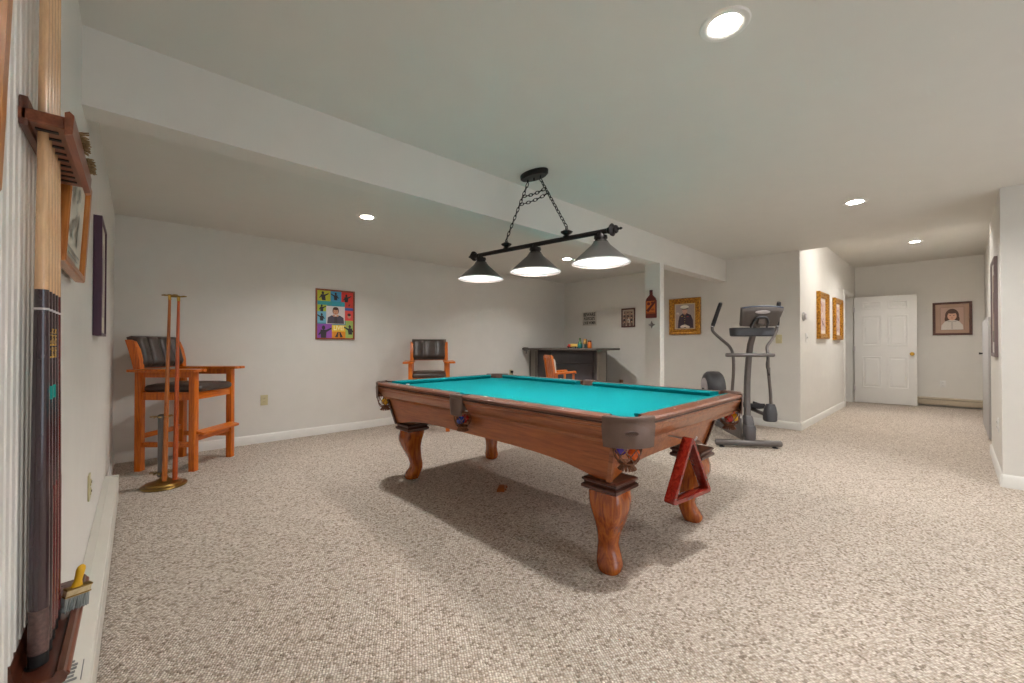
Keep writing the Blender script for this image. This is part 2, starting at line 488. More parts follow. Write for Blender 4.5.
# playing bed with real pocket holes
pts = []
def arc(cx, cy, r, a0, a1, n=10):
    return [(cx + r * math.cos(a0 + (a1 - a0) * i / n), cy + r * math.sin(a0 + (a1 - a0) * i / n)) for i in range(n + 1)]
IX, IY = HX - .080, HY - .080
def corner_cut(sx, sy):
    cx, cy = sx * (HX - HC), sy * (HY - HC)
    r = HR + .006
    # start on the line x = sx*IX then arc round to y = sy*IY
    dx = sx * IX - cx; y0 = cy - sy * math.sqrt(max(r * r - dx * dx, 0))
    dy = sy * IY - cy; x0 = cx - sx * math.sqrt(max(r * r - dy * dy, 0))
    a0 = math.atan2(y0 - cy, sx * IX - cx); a1 = math.atan2(sy * IY - cy, x0 - cx)
    d = (a1 - a0 + PI) % (2 * PI) - PI
    # pass through the side facing the middle of the table
    am = math.atan2(-sy, -sx)
    dm = (am - a0 + PI) % (2 * PI) - PI
    if d * dm < 0: d = d - 2 * PI if d > 0 else d + 2 * PI
    return arc(cx, cy, r, a0, a0 + d, 12)
def side_cut(sx):
    cx = sx * (HX - SD); r = SR + .004
    dx = sx * IX - cx; hh = math.sqrt(r * r - dx * dx)
    a0 = math.atan2(-hh, dx); a1 = math.atan2(hh, dx)
    am = PI if sx > 0 else 0
    d = (a1 - a0 + PI) % (2 * PI) - PI
    dm = (am - a0 + PI) % (2 * PI) - PI
    if d * dm < 0: d = d - 2 * PI if d > 0 else d + 2 * PI
    return arc(cx, 0, r, a0, a0 + d, 10)
outline = []
outline += side_cut(1)                              # going +y on the +x side
outline += corner_cut(1, 1)
outline += corner_cut(-1, 1)[::-1]
outline += side_cut(-1)[::-1]
outline += corner_cut(-1, -1)
outline += corner_cut(1, -1)[::-1]
MB().prism([Vector((x, y, .735)) for x, y in outline], (0, 0, .032)).build('playing_bed', M['felt'], pool, 20)
MB().prism([Vector((x * .998, y * .998, .705)) for x, y in outline], (0, 0, .029)).build('bed_board', M['apron'], pool, 20)
# cabinet: tapered apron with arched lower edges
def apron_ring():
    cols_ = []
    TX, TY, BX, BY = HX - .095, HY - .165, HX - .145, HY - .225
    N = 24
    corners = [(-1, -1), (1, -1), (1, 1), (-1, 1)]
    for i in range(4):
        a, b = corners[i], corners[(i + 1) % 4]
        for k in range(N):
            t = k / N
            sx, sy = a[0] + (b[0] - a[0]) * t, a[1] + (b[1] - a[1]) * t
            s = abs(2 * t - 1)
            lift = .075 * (1 - s ** 4) if s < .82 else .075 * (1 - .82 ** 4) * (1 - (s - .82) / .18 * .999) * .9
            zb = .452 + max(0, lift)
            f = (zb - .45) / (.675 - .45)
            kx = 0 if sx < 0 else .055 * sx
            cols_.append(((sx * TX - kx * .6, sy * TY, .675), (sx * (BX + (TX - BX) * f) - kx, sy * (BY + (TY - BY) * f), zb)))
    return cols_
ap = apron_ring()
mb = MB()
def inn(p, q=.03): return Vector((p[0] - math.copysign(q, p[0]) if abs(p[0]) > HX - .3 else p[0], p[1] - math.copysign(q, p[1]) if abs(p[1]) > HY - .35 else p[1], p[2]))
def mid(t, b, f): return tuple(t[i] + (b[i] - t[i]) * f for i in range(3))
mb.loft([[Vector(b) for t, b in ap], [Vector(mid(t, b, .5)) for t, b in ap], [Vector(t) for t, b in ap], [inn(t) for t, b in ap], [inn(mid(t, b, .5)) for t, b in ap], [inn(b) for t, b in ap]], closed=True)
mb.build('cabinet', M['apron'], pool, 35)
for i, (sx, sy) in enumerate(((-1, -1), (1, -1), (1, 1), (-1, 1))):
    t, b = ap[i * 24]
    mb = MB()
    mb.loft([[Vector((p[0] + sx * .004 + dx, p[1] + sy * .004 + dy, p[2] + dz)) for dx, dy in ((-.011, -.011), (.011, -.011), (.011, .011), (-.011, .011))] for p, dz in ((b, -.002), (t, 0))])
    mb.build('corner_trim', M['plinth'] if i in (1, 2, 3) else M['skirt'], pool)
# legs
def sq_ring(cx, cy, hs, z, n=24, pw=5.0):
    out = []
    for k in range(n):
        a = 2 * PI * k / n + PI / n
        c, s = math.cos(a), math.sin(a)
        r = hs / ((abs(c) ** pw + abs(s) ** pw) ** (1 / pw))
        out.append(Vector((cx + r * c, cy + r * s, z)))
    return out
LEGS = {(-1, -1): (.215, .265), (1, -1): (.39, .225), (1, 1): (.385, .34), (-1, 1): (.225, .335)}
for (sx, sy), (ix, iy) in LEGS.items():
    cx, cy = sx * (HX - ix), sy * (HY - iy)
    ex, ey = sx * .7071, sy * .7071
    mb = MB()
    for sec_ in (1,):
        mb.loft([[Vector((cx + dx * h, cy + dy * h, z)) for dx, dy in ((-1, -1), (1, -1), (1, 1), (-1, 1))] for h, z in
                 ((.088, .466), (.099, .460), (.099, .452), (.091, .446), (.089, .438), (.101, .430), (.101, .416), (.090, .408), (.083, .404))])
    mb.build('leg_plinth', M['plinth'], pool, 20)
    mb = MB()
    S = [(.406, .082, 0, 6), (.385, .084, .004, 6), (.36, .086, .012, 5), (.32, .082, .018, 4.5), (.27, .071, .012, 4), (.22, .060, -.004, 3.6), (.17, .051, -.022, 3.2),
         (.125, .048, -.034, 3), (.09, .052, -.030, 2.8), (.06, .058, -.014, 2.6), (.035, .061, -.002, 2.5), (.015, .058, .004, 2.5), (0, .050, .004, 2.5)]
    mb.loft([sq_ring(cx + ex * of, cy + ey * of, hs, z, 28, pw) for z, hs, of, pw in S])
    mb.build('leg', M['leg'], pool, 50)
# pockets
def net_mesh(c, r, ztop, zbot, strands=8):
    mb = MB()
    n = 9
    def pt(u, t):
        rr = r * (1 - .04 * t - .34 * t ** 4)
        return Vector((c[0] + rr * math.cos(u), c[1] + rr * math.sin(u), ztop + (zbot - ztop) * t))
    for k in range(strands):
        for s in (-1, 1):
            mb.tube([pt(2 * PI * k / strands + s * 1.25 * t / n, t / n) for t in range(n + 1)], .0032, 5, flat=.6)
    mb.tube([pt(2 * PI * k / 20, 0) for k in range(20)], .005, 6, True)
    mb.tube([pt(2 * PI * k / 20, 1) for k in range(20)], .0042, 6, True)
    rb = r * .60
    for k in range(strands * 2):    # leather fringe gathered under the basket
        u = 2 * PI * k / (strands * 2)
        p0 = Vector((c[0] + rb * math.cos(u), c[1] + rb * math.sin(u), zbot)); p1 = Vector((c[0] + rb * .62 * math.cos(u), c[1] + rb * .62 * math.sin(u), zbot - .010))
        p2 = Vector((c[0] + rb * 1.02 * math.cos(u), c[1] + rb * 1.02 * math.sin(u), zbot - .032))
        mb.tube([p0, p1, p2], [.004, .005, .006], 5)
    mb.lathe([(rb, zbot - .002), (rb * .55, zbot - .008), (0.001, zbot - .009)], (c[0], c[1], 0), 14, caps=False)
    return mb
ball_spots = []
def leather_piece(outer, inner, inn_n, emblem=None):
    """outer: outline seen from above, inner: hole edge (same count). Skirt hangs from the outer edge"""
    mb = MB()
    n = len(outer)
    prof_rings = []
    cx = sum(p[0] for p in inner) / n; cy = sum(p[1] for p in inner) / n
    def off(p, d, z):
        v = Vector((p[0] - cx, p[1] - cy, 0)).normalized()
        return Vector((p[0] + v.x * d, p[1] + v.y * d, z))
    # cross section per point, from the hole lip over the top and down the outside
    secs = []
    for po, pi_ in zip(outer, inner):
        secs.append([off(pi_, .002, .70), off(pi_, 0, .79), off(pi_, .004, RT + .004), off(pi_, .012, RT + .006), off(po, -.008, RT + .007), off(po, .002, RT + .002), off(po, .003, RT - .014), off(po, -.001, RT - .02),
                     off(po, .004, RT - .04), off(po, -.004, .668), off(po, -.010, .666), off(po, -.012, RT - .02), off(pi_, .010, .79), off(pi_, .010, .70)])
    mb.loft(secs)
    return mb
for sx in (-1, 1):
    for sy in (-1, 1):
        n = 14
        # bulged outer edge from (0,CH) round to (CH,0)
        outer = []
        for i in range(n + 1):
            t = i / n
            p0, p1, p2 = Vector((0, CH)), Vector((.012, .012)), Vector((CH, 0))
            q = p0 * (1 - t) ** 2 + p1 * 2 * t * (1 - t) + p2 * t ** 2
            outer.append((sx * (HX - q.x), sy * (HY - q.y)))
        c = (sx * (HX - HC), sy * (HY - HC))
        a0 = math.atan2(sy * -.5, sx * 1.0); a1 = math.atan2(sy * 1.0, sx * -.5)
        d = (a1 - a0 + PI) % (2 * PI) - PI
        inner = arc(c[0], c[1], HR, a0, a0 + d, n)
        pl = leather_piece(outer, inner, None).build('pocket_leather', [M['pocket']], pool, 40)
        if (sx, sy) == (-1, -1):    # pressed oval emblem on the leather face
            mb = MB()
            m0 = Vector((outer[7][0], outer[7][1], .735))
            nv = Vector((sx, sy, 0)).normalized(); tv = Vector((-nv.y, nv.x, 0))
            for rr_, zz in ((.030, .010), (.026, .008)):
                mb.tube([m0 + nv * .004 + tv * rr_ * math.cos(2 * PI * k / 24) + Vector((0, 0, zz * math.sin(2 * PI * k / 24))) for k in range(24)], .0014, 5, True)
            for k in range(5):
                mb.tube([m0 + nv * .004 + tv * (-.016 + k * .008) + Vector((0, 0, -.004)), m0 + nv * .004 + tv * (-.012 + k * .008) + Vector((0, 0, .004))], .0013, 5)
            mb.build('emblem', M['pocket_top'], pl)
        net_mesh(c, .064, .690, .592).build('pocket_net', M['net'], pool, 40)
        ball_spots.append(((sx, sy), c))
    outer, inner = [], []
    n = 14
    outer = [(sx * (HX + .014 * math.sin(PI * i / n) ** .6), -SPW + 2 * SPW * i / n) for i in range(n + 1)]
    cx = sx * (HX - SD)
    inner = [(cx + sx * SR * math.cos(a), SR * math.sin(a)) for a in [-PI * .5 + PI * i / n for i in range(n + 1)]]
    leather_piece(outer, inner, None).build('pocket_leather', [M['pocket']], pool, 40)
    net_mesh((cx + sx * .012, 0), .058, .690, .595).build('pocket_net', M['net'], pool, 40)
    ball_spots.append(((sx, 0), (cx + sx * .012, 0)))
# hook that carries the rack
hk = MB()
hk.tube([(-.150, -HY + .185, .630), (-.150, -HY + .10, .628), (-.150, -HY + .022, .624), (-.150, -HY - .004, .630), (-.150, -HY - .010, .646)], .0045, 8)
hk.build('hook', M['silver'], pool)
def tw(p):
    c, s = math.cos(ROT), math.sin(ROT)
    return Vector((ctr.x + p[0] * c - p[1] * s, ctr.y + p[0] * s + p[1] * c, p[2] if len(p) > 2 else 0))

# billiard balls caught in the pocket baskets
BC = {'purple': (70, 44, 150), 'orange': (232, 96, 20), 'yellow': (226, 168, 30), 'red': (176, 30, 24), 'blue': (30, 50, 130), 'green': (30, 110, 60), 'ivory': (222, 208, 176)}
def ball(pos, colr, label, striped=False):
    mb = MB(); mb.sphere((0, 0, 0), .0285, 20, 14)
    mats = [plain('ball_' + colr, BC[colr], .12, coat=.6, var=.02)]
    if striped:
        mats.append(P(226, 216, 190))
        for f in mb.bm.faces:
            if abs(f.calc_center_median().z) > .016: f.material_index = 1
    o = mb.build('billiard_ball', mats)
    o.location = pos; o.rotation_euler = (random.random() * 3, random.random() * 3, 0)
    return tag(o, label, 'billiard ball', 'billiard balls in the pocket baskets')
PK = {k: tw((c[0], c[1], 0)) for k, c in ball_spots}
def put(key, colr, ang, z, label, striped=False, r=.030):
    p = PK[key]
    ball((p.x + r * math.cos(ang), p.y + r * math.sin(ang), z), colr, label, striped)
K = (-1, -1)
put(K, 'orange', -1.1, .630, 'orange ball in the nearest corner pocket basket, below the emblem')
put(K, 'purple', 2.4, .652, 'purple ball in the nearest corner pocket basket', r=.030)
put(K, 'yellow', -2.4, .690, 'yellow striped ball on top in the nearest corner pocket basket', True, r=.02)
K = (-1, 1)
put(K, 'yellow', -2.0, .634, 'yellow ball in the corner basket nearest the front spectator chair')
put(K, 'green', 1.1, .636, 'green ball in the corner basket nearest the front spectator chair')
K = (-1, 0)
put(K, 'blue', 3.6, .636, 'dark blue ball in the near long side middle basket', r=.0295)
put(K, 'red', .4, .636, 'red ball in the near long side middle basket', r=.0295)
K = (1, -1)
put(K, 'red', 3.4, .634, 'red ball in the corner basket beside the exercise machine')
put(K, 'yellow', -1.0, .636, 'yellow ball in the corner basket beside the exercise machine', r=.03)
put(K, 'orange', -2.0, .686, 'orange ball on top in the corner basket beside the exercise machine', r=.02)

# triangle rack hanging from the hook
A = Vector((1.92, .962, .333)); B = Vector((2.278, .916, .333))
ux = (B - A).normalized(); nz = Vector((ux.y, -ux.x, 0)) * -1
tri = thing('ball_rack', 'red mahogany triangle ball rack hanging from the short end of the pool table', 'ball rack', ((A + B) / 2)[:])
dl = (B - A).length; hh = dl * .90
def tri_pts(ins, rad, z0):
    c = [Vector((-dl / 2, 0)), Vector((dl / 2, 0)), Vector((0, hh))]
    cen = Vector((0, hh * .36)); out = []
    for i, p in enumerate(c):
        a, b = c[i - 1], c[(i + 1) % 3]
        q = p + (cen - p).normalized() * ins
        e1 = (a - p).normalized(); e2 = (b - p).normalized()
        for k in range(7):
            t = k / 6
            s = q + e1 * rad; e = q + e2 * rad
            out.append(s * (1 - t) ** 2 + q * 2 * t * (1 - t) + e * t ** 2)
    return [ux * p.x + Vector((0, 0, p.y)) + nz * z0 for p in out]
mb = MB()
th = .028
mb.loft([tri_pts(0.004, .03, -th), tri_pts(0, .034, -th + .005), tri_pts(0, .034, th - .005), tri_pts(.004, .03, th), tri_pts(.036, .016, th), tri_pts(.040, .016, th - .004), tri_pts(.040, .016, -th + .004), tri_pts(.036, .016, -th)], closed=True)
mb.build('rack_frame', M['rack_red'], tri, 35)

# chalk and the small white scrap on the table
p = tw((-HX + .20, HY - .30, .768))
ch = thing('chalk_cube', 'small white cube of cue chalk on the far end of the felt', 'chalk', p[:], .4)
MB().box((0, 0, .011), (.022, .022, .022), bev=.002).build('chalk_block', M['white_plastic'], ch)
MB().lathe([(.007, .0218), (.006, .0222), (0, .0215)], (0, 0, 0), 12).build('chalk_top', P(40, 60, 120), ch)

# small brown bracket lying on the carpet
br = thing('wooden_wedge', 'small dark brown wooden wedge lying on the carpet under the table', 'wedge', (2.10, 2.40, 0), .7)
MB().loft([[Vector((x, y, 0)) for x, y in ((-.075, -.03), (.075, -.03), (.075, .03), (-.075, .03))], [Vector((x, y, .014)) for x, y in ((-.06, -.028), (.06, -.028), (.06, .028), (-.06, .028))],
           [Vector((x, y, .030)) for x, y in ((-.012, -.02), (.012, -.02), (.012, .02), (-.012, .02))]]).build('wedge_block', M['apron'], br, 20)
for sx in (-1, 1):
    MB().box((sx * .03, -.034, .006), (.02, .012, .012), bev=.003).build('wedge_foot', M['apron'], br)

# ------------------------------------------------------------------ pendant lamp over the table
LA = Vector((2.137, 2.835, 1.893)); LB = Vector((2.252, 1.508, 1.852))
EYE = Vector((0, 0, 1.12)); LA = EYE + (LA - EYE) * .94; LB = EYE + (LB - EYE) * .94
LA = LA.lerp(LB, .03); LA.z -= .006; LB.z += .010
LC = (LA + LB) / 2
pend = thing('billiard_pendant', 'dark bronze bar pendant with three pewter cone shades above the pool table', 'pendant lamp', (2.105, 2.054, ZC))
O0 = Vector((2.105, 2.054, ZC))
la, lb = LA - O0, LB - O0
ld = (lb - la).normalized()
MB().tube([la, lb], .016, 14).build('bar', M['steel_dark'], pend)
for p, d in ((la, -ld), (lb, ld)):
    rot = d.to_track_quat('Z', 'Y').to_matrix()
    MB().lathe([(.016, -.02), (.020, -.015), (.022, 0), (.036, .006), (.040, .014), (.030, .022), (.020, .03), (.026, .036), (.022, .044), (.010, .05), (.006, .062), (.009, .068), (.004, .078), (0, .08)], p[:], 18, rot).build('bar_finial', M['steel_dark'], pend)
yaw_b = math.atan2(ld.y, ld.x)
cz = Matrix.Rotation(yaw_b, 3, 'Z')
MB().lathe([(.118, 0), (.122, -.004), (.120, -.030), (.108, -.038), (0, -.040)], (0, 0, 0), 32, cz @ Matrix.Diagonal(Vector((1, .48, 1)))).build('canopy', M['steel_dark'], pend)
tops = [cz @ Vector((s * .058, 0, -.038)) for s in (-1, 1)]
bots = []
for f in (.285, .735):
    q = la.lerp(lb, f); bots.append(q + Vector((0, 0, .066)))
    MB().lathe([(.012, .010), (.026, .015), (.014, .022), (.036, .036), (.041, .044), (.022, .054), (.012, .060), (.007, .066), (0, .068)], q[:], 16).tube(
        [q + Vector((.010 * math.cos(t * PI / 8), 0, .068 + .011 * math.sin(t * PI / 8))) for t in range(16)], .0028, 6, True).build('chain_boss', M['steel_dark'], pend)
for s in (-1, 0, 1):
    MB().tube([cz @ Vector((s * .058, 0, -.036)), cz @ Vector((s * .058, 0, -.060))], .005, 8).build('canopy_stud', M['black'], pend)
def chain(a, b, sag=0, ll=.040):
    mb = MB()
    path = [a.lerp(b, i / 40) + Vector((0, 0, -sag * 4 * (i / 40) * (1 - i / 40))) for i in range(41)]
    n = max(2, round((b - a).length / (ll * .78)))
    for k in range(n):
        f = (k + .5) / n * 40
        p = path[int(f)].lerp(path[min(int(f) + 1, 40)], f - int(f))
        t = (path[min(int(f) + 1, 40)] - path[int(f)]).normalized()
        s = t.cross(Vector((.3, .9, .2))).normalized()
        if k % 2: s = t.cross(s).normalized()
        lk = (b - a).length / n * .5 + .0055
        mb.tube([p + t * lk * math.cos(2 * PI * j / 12) + s * 0.0095 * math.sin(2 * PI * j / 12) for j in range(12)], .0030, 5, True)
    return mb
# pair the studs with the bosses on the same side
tops.sort(key=lambda v: -v.y); bots.sort(key=lambda v: -v.y)
tt = [Vector((t.x, t.y, -.062)) for t in tops]
for t, b in zip(tt, bots):
    chain(t, b + Vector((0, 0, .012))).build('chain', M['steel_dark'], pend)
chain(tt[0].lerp(bots[0], .22), tt[1].lerp(bots[1], .20), .012).build('cross_chain', M['steel_dark'], pend)
chain(tt[0].lerp(bots[0], .36), tt[1].lerp(bots[1], .30), .012).build('cross_chain', M['steel_dark'], pend)
bulb_m = emis('pendant_bulb', (1, .95, .90, 1), 54)
for f in (.055, .515, .945):
    q = la.lerp(lb, f)
    # coupling
    MB().lathe([(.018, 0), (.020, -.02), (.040, -.024), (.042, -.040), (.036, -.044), (.036, -.056), (.046, -.060), (.046, -.070)], q[:], 20).build('shade_coupling', M['steel_dark'], pend)
    sh = MB().lathe([(.046, -.064), (.054, -.074), (.060, -.084), (.164, -.178), (.176, -.187), (.177, -.196)], q[:], 40, caps=False).build('lamp_shade', M['shade'], pend, 40)
    MB().lathe([(.177, -.196), (.178, -.188), (.174, -.186), (.162, -.181), (.058, -.088), (.040, -.080), (.001, -.078)], q[:], 40, caps=False).build('shade_lining', M['shade_white'], sh, 40)
    MB().sphere(q + Vector((0, 0, -.118)), .028, 16, 10, ).build('bulb', bulb_m, sh)

# ------------------------------------------------------------------ recessed ceiling lights
lens_m = emis('downlight_lens', (1, .975, .94, 1), 150)
DL = [((1.675, .60, ZC), 'recessed ceiling light nearest the camera, over the carpet in front of the pool table'),
      ((4.598, .586, ZC), 'recessed ceiling light in front of the hall opening'),
      ((1.642, 3.871, ZC), 'recessed ceiling light beyond the beam, above the framed colour poster side'),
      ((4.582, 3.805, ZC), 'recessed ceiling light beyond the beam, between pendant shades and the bar'),
      ((8.648, .407, ZH), 'recessed ceiling light in the hall'),
      ((1.642, -1.55, ZC), 'added recessed ceiling light, unseen behind the camera, on the side of the cue rack wall'),  # added out of view to light the near part of the room
      
      ((4.10, -1.55, ZC), 'added recessed ceiling light, unseen behind the camera, beside the right wall corner')]  # second unseen light, also added for fill
def drill(o, spots, r, depth):
    cut = MB()
    for p in spots: cut.lathe([(r, -.03), (r, depth)], p, 32)
    c = cut.build('cutter', M['ceil'], smooth=0)
    md = o.modifiers.new('Boolean', 'BOOLEAN'); md.object = c; md.operation = 'DIFFERENCE'; md.solver = 'EXACT'
    dg = bpy.context.evaluated_depsgraph_get()
    me = bpy.data.meshes.new_from_object(o.evaluated_get(dg))
    o.modifiers.clear(); o.data = me
    bpy.data.objects.remove(c)
# unseen opal dome, added behind the ceiling step to brighten the hall
t = thing('hall_fill_dome', 'added white opal dome light brightening the hall, unseen behind the ceiling step', 'ceiling light', (7.05, .52, ZH))
MB().lathe([(.15, 0), (.155, -.006), (.15, -.022), (.14, -.024), (.14, 0)], (0, 0, 0), 36, closed=True).build('trim_ring', M['trim'], t, 40)
MB().lathe([(.139, -.022), (.130, -.050), (.105, -.078), (.06, -.096), (0, -.102)], (0, 0, 0), 36, caps=False).build('fill_dome', emis('fill_glow', (1, .96, .91, 1), 11), t, 60)
drill(bpy.data.objects['ceiling'], [p for p, l in DL if abs(p[2] - ZC) < .01 and p[0] < 6], .0585, .12)
drill(bpy.data.objects['ceiling_hall'], [p for p, l in DL if p[2] == ZH], .0585, .085)
for i, (p, lb_) in enumerate(DL):
    t = thing('recessed_light', lb_, 'ceiling light', p, 0, 'recessed ceiling lights')
    MB().lathe([(.0565, .036), (.0535, .036), (.0555, -.002), (.060, -.005), (.074, -.008), (.086, -.006), (.090, -.001), (.090, 0), (.0565, 0)], (0, 0, 0), 40, closed=True).build('trim_ring', M['trim'], t, 40)
    MB().lathe([(.054, .032), (.035, .028), (0, .0265)], (0, 0, 0), 28, caps=False).build('lens', lens_m, t)

# ------------------------------------------------------------------ spectator chairs
def rbox(mb, a, b, w, d, side, bev=.004):
    """a board from a to b; w along 'side', d across"""
    a, b = Vector(a), Vector(b); t = (b - a).normalized()
    s = Vector(side); s = (s - t * s.dot(t)).normalized(); u = t.cross(s)
    def ring(p, q): return [p + s * w / 2 * q + u * d / 2 * q for q in (1,)] and [p + s * (w / 2) * i * q + u * (d / 2) * j * q for i, j in ((-1, -1), (1, -1), (1, 1), (-1, 1))]
    mb.loft([ring(a, 1), ring(b, 1)])
    return mb
def quilt(mb, w, h, thick, channels, top_roll=.0, nu=40, nv=16):
    """padded cushion in local x (width), z (height); front faces -y"""
    front, back = [], []
    rows = []
    for j in range(nv + 1):
        v = j / nv
        row = []
        for i in range(nu + 1):
            u = i / nu
            ch = abs(math.sin(PI * u * channels)) ** .45
            edge = min(1, (min(u, 1 - u) * w / .03)) ** .5 * min(1, (min(v, 1 - v) * h / .035)) ** .5
            bulge = thick * (.35 + .65 * (.55 + .45 * ch) * edge)
            row.append(Vector(((u - .5) * w, -bulge, v * h)))
        rows.append(row)
    vs = [[mb.bm.verts.new(p) for p in r] for r in rows]
    bk = [[mb.bm.verts.new((p.x, thick * .25, p.z)) for p in r] for r in rows]
    for j in range(nv):
        for i in range(nu):
            mb._f([vs[j][i], vs[j][i + 1], vs[j + 1][i + 1], vs[j + 1][i]])
            mb._f([bk[j][i], bk[j + 1][i], bk[j + 1][i + 1], bk[j][i + 1]])
    per = [(0, i) for i in range(nu)] + [(j, nu) for j in range(nv)] + [(nv, i) for i in range(nu, 0, -1)] + [(j, 0) for j in range(nv, 0, -1)]
    for k in range(len(per)):
        a, b = per[k], per[(k + 1) % len(per)]
        mb._f([vs[a[0]][a[1]], bk[a[0]][a[1]], bk[b[0]][b[1]], vs[b[0]][b[1]]])
    return mb
def spectator_chair(label, loc, rz, channels, group):
    t = thing('spectator_chair', label, 'chair', loc, rz, group)
    lw = .052
    xs, yf, yb = .235, -.245, .235
    for sx in (-1, 1):
        MB().box((sx * xs, yf, .44), (lw, lw, .88), bev=.004).build('leg', M['oak'], t)
        MB().box((sx * xs, yb, .44), (lw, lw, .88), bev=.004).build('leg', M['oak'], t)
        # arm board with a cue notch, running well past the front leg
        a = [(-.045, .27), (.095, .27), (.095, -.32), (.085, -.335), (.030, -.335), (.022, -.32), (.014, -.312), (.006, -.32), (0, -.335), (-.035, -.335), (-.045, -.32)]
        MB().prism([Vector((sx * (xs + x), y, .882)) for x, y in a], (0, 0, .024)).build('armrest', M['oak_x'], t, bev=.003)
        MB().box((sx * xs, 0, .855), (.024, .43, .05), bev=.003).build('arm_rail', M['oak'], t)
        mb = MB()
        mb.loft([[Vector((sx * xs + x, y0 + yy, z)) for x, yy in ((-.024, -.05 * k), (.024, -.05 * k), (.024, .03), (-.024, .03))] for y0, z, k in ((.240, .875, .5), (.265, .98, .9), (.295, 1.08, 1), (.318, 1.15, .85), (.324, 1.166, .4))])
        mb.build('back_post', M['oak'], t, 25, bev=.003)
        MB().box((sx * xs, 0, .665), (.026, .45, .07), bev=.003).build('seat_rail', M['oak'], t)
        MB().box((sx * xs, 0, .235), (.026, .45, .045), bev=.003).build('stretcher', M['oak_x'], t)
    MB().box((0, yf, .665), (.43, .026, .07), bev=.003).build('seat_rail', M['oak_x'], t)
    MB().box((0, yb, .665), (.43, .026, .07), bev=.003).build('seat_rail', M['oak_x'], t)
    MB().box((0, yb, .305), (.43, .026, .045), bev=.003).build('stretcher', M['oak_x'], t)
    mb = MB(); rbox(mb, (-.235, yf - .05, .335), (.235, yf - .05, .335), .085, .024, (0, 1, .25))
    mb.build('footrest', M['oak_x'], t, bev=.003)
    MB().box((0, yf, .285), (.43, .026, .05), bev=.003).build('stretcher', M['oak_x'], t)
    # seat cushion
    mb = MB()
    def ring(ins, z, r=.04):
        x0, x1, y0, y1 = -.222 + ins, .222 - ins, -.285 + ins, .235 - ins
        out = []
        for cx, cy, a0 in ((x1 - r, y1 - r, 0), (x0 + r, y1 - r, PI / 2), (x0 + r, y0 + r, PI), (x1 - r, y0 + r, 1.5 * PI)):
            out += [Vector((cx + r * math.cos(a0 + k * PI / 10), cy + r * math.sin(a0 + k * PI / 10), z)) for k in range(6)]
        return out
    mb.loft([ring(.012, .698), ring(0, .712), ring(0, .738), ring(.014, .756), ring(.06, .768), ring(.13, .772)])
    mb.build('seat', M['leather'], t, 60)
    # backrest cushion
    mb = MB(); quilt(mb, .475, .29, .075, channels)
    rot = Matrix.Translation((0, .262, .915)) @ Matrix.Rotation(-.27, 4, 'X')
    mb.bm.transform(rot)
    mb.build('backrest', M['leather'], t, 70)
    MB().box((0, .312, 1.02), (.42, .018, .24), rot=Matrix.Rotation(-.27, 4, 'X'), bev=.003).build('back_panel', M['oak_x'], t)
    return t
spectator_chair('orange oak spectator chair with dark leather cushions in the corner behind the brass cue stand', (.355, 4.93, 0), math.radians(47.3), 4, 'spectator chairs')
spectator_chair('orange oak spectator chair with dark leather back facing the table, between poster and bar', (2.90, 4.80, 0), math.radians(-31), 3, 'spectator chairs')

# smaller armchair by the bar
t = thing('wooden_armchair', 'low orange wooden armchair with pale cushions seen from its side before the bar', 'chair', (4.84, 4.16, 0), math.radians(62))
t.scale = (.70, .56, 1)
for sx in (-1, 1):
    MB().box((sx * .25, -.26, .34), (.045, .05, .68), bev=.004).build('leg', M['oak'], t)
    MB().box((sx * .25, .22, .34), (.045, .05, .68), bev=.004).build('leg', M['oak'], t)
    MB().prism([Vector((sx * .25 + dx, y, z)) for dx in (-.045,) for y, z in ((-.33, .70), (-.31, .725), (.27, .70), (.27, .672), (-.31, .695), (-.33, .68))], (.09, 0, 0)).build('armrest', M['oak_x'], t, bev=.004)
    MB().loft([[Vector((sx * .235 + x, y + yy, z)) for x, yy in ((-.022, -.03), (.022, -.03), (.022, .03), (-.022, .03))] for y, z in ((.22, .42), (.30, .75), (.355, .95))]).build('back_post', M['oak'], t, 25, bev=.003)
    MB().box((sx * .25, -.02, .36), (.03, .46, .07), bev=.003).build('seat_rail', M['oak'], t)
for k in range(3):
    mb = MB(); rbox(mb, ((k - 1) * .11, .245, .46), ((k - 1) * .11, .345, .93), .085, .016, (1, 0, 0)); mb.build('back_slat', M['oak'], t, bev=.002)
MB().box((0, .35, .94), (.45, .03, .05), bev=.004).build('top_rail', M['oak_x'], t)
mb = MB(); quilt(mb, .42, .46, .07, 1); mb.bm.transform(Matrix.Translation((0, .20, .45)) @ Matrix.Rotation(-.20, 4, 'X')); mb.build('back_cushion', M['cream'], t, 70)
mb = MB(); quilt(mb, .44, .46, .09, 1); mb.bm.transform(Matrix.Translation((0, .22, .41)) @ Matrix.Rotation(PI / 2, 4, 'X')); 
for v in mb.bm.verts: v.co.z = .82 - v.co.z
mb.build('seat_cushion', M['cream'], t, 70)
MB().box((0, -.26, .36), (.46, .03, .07), bev=.003).build('seat_rail', M['oak_x'], t)

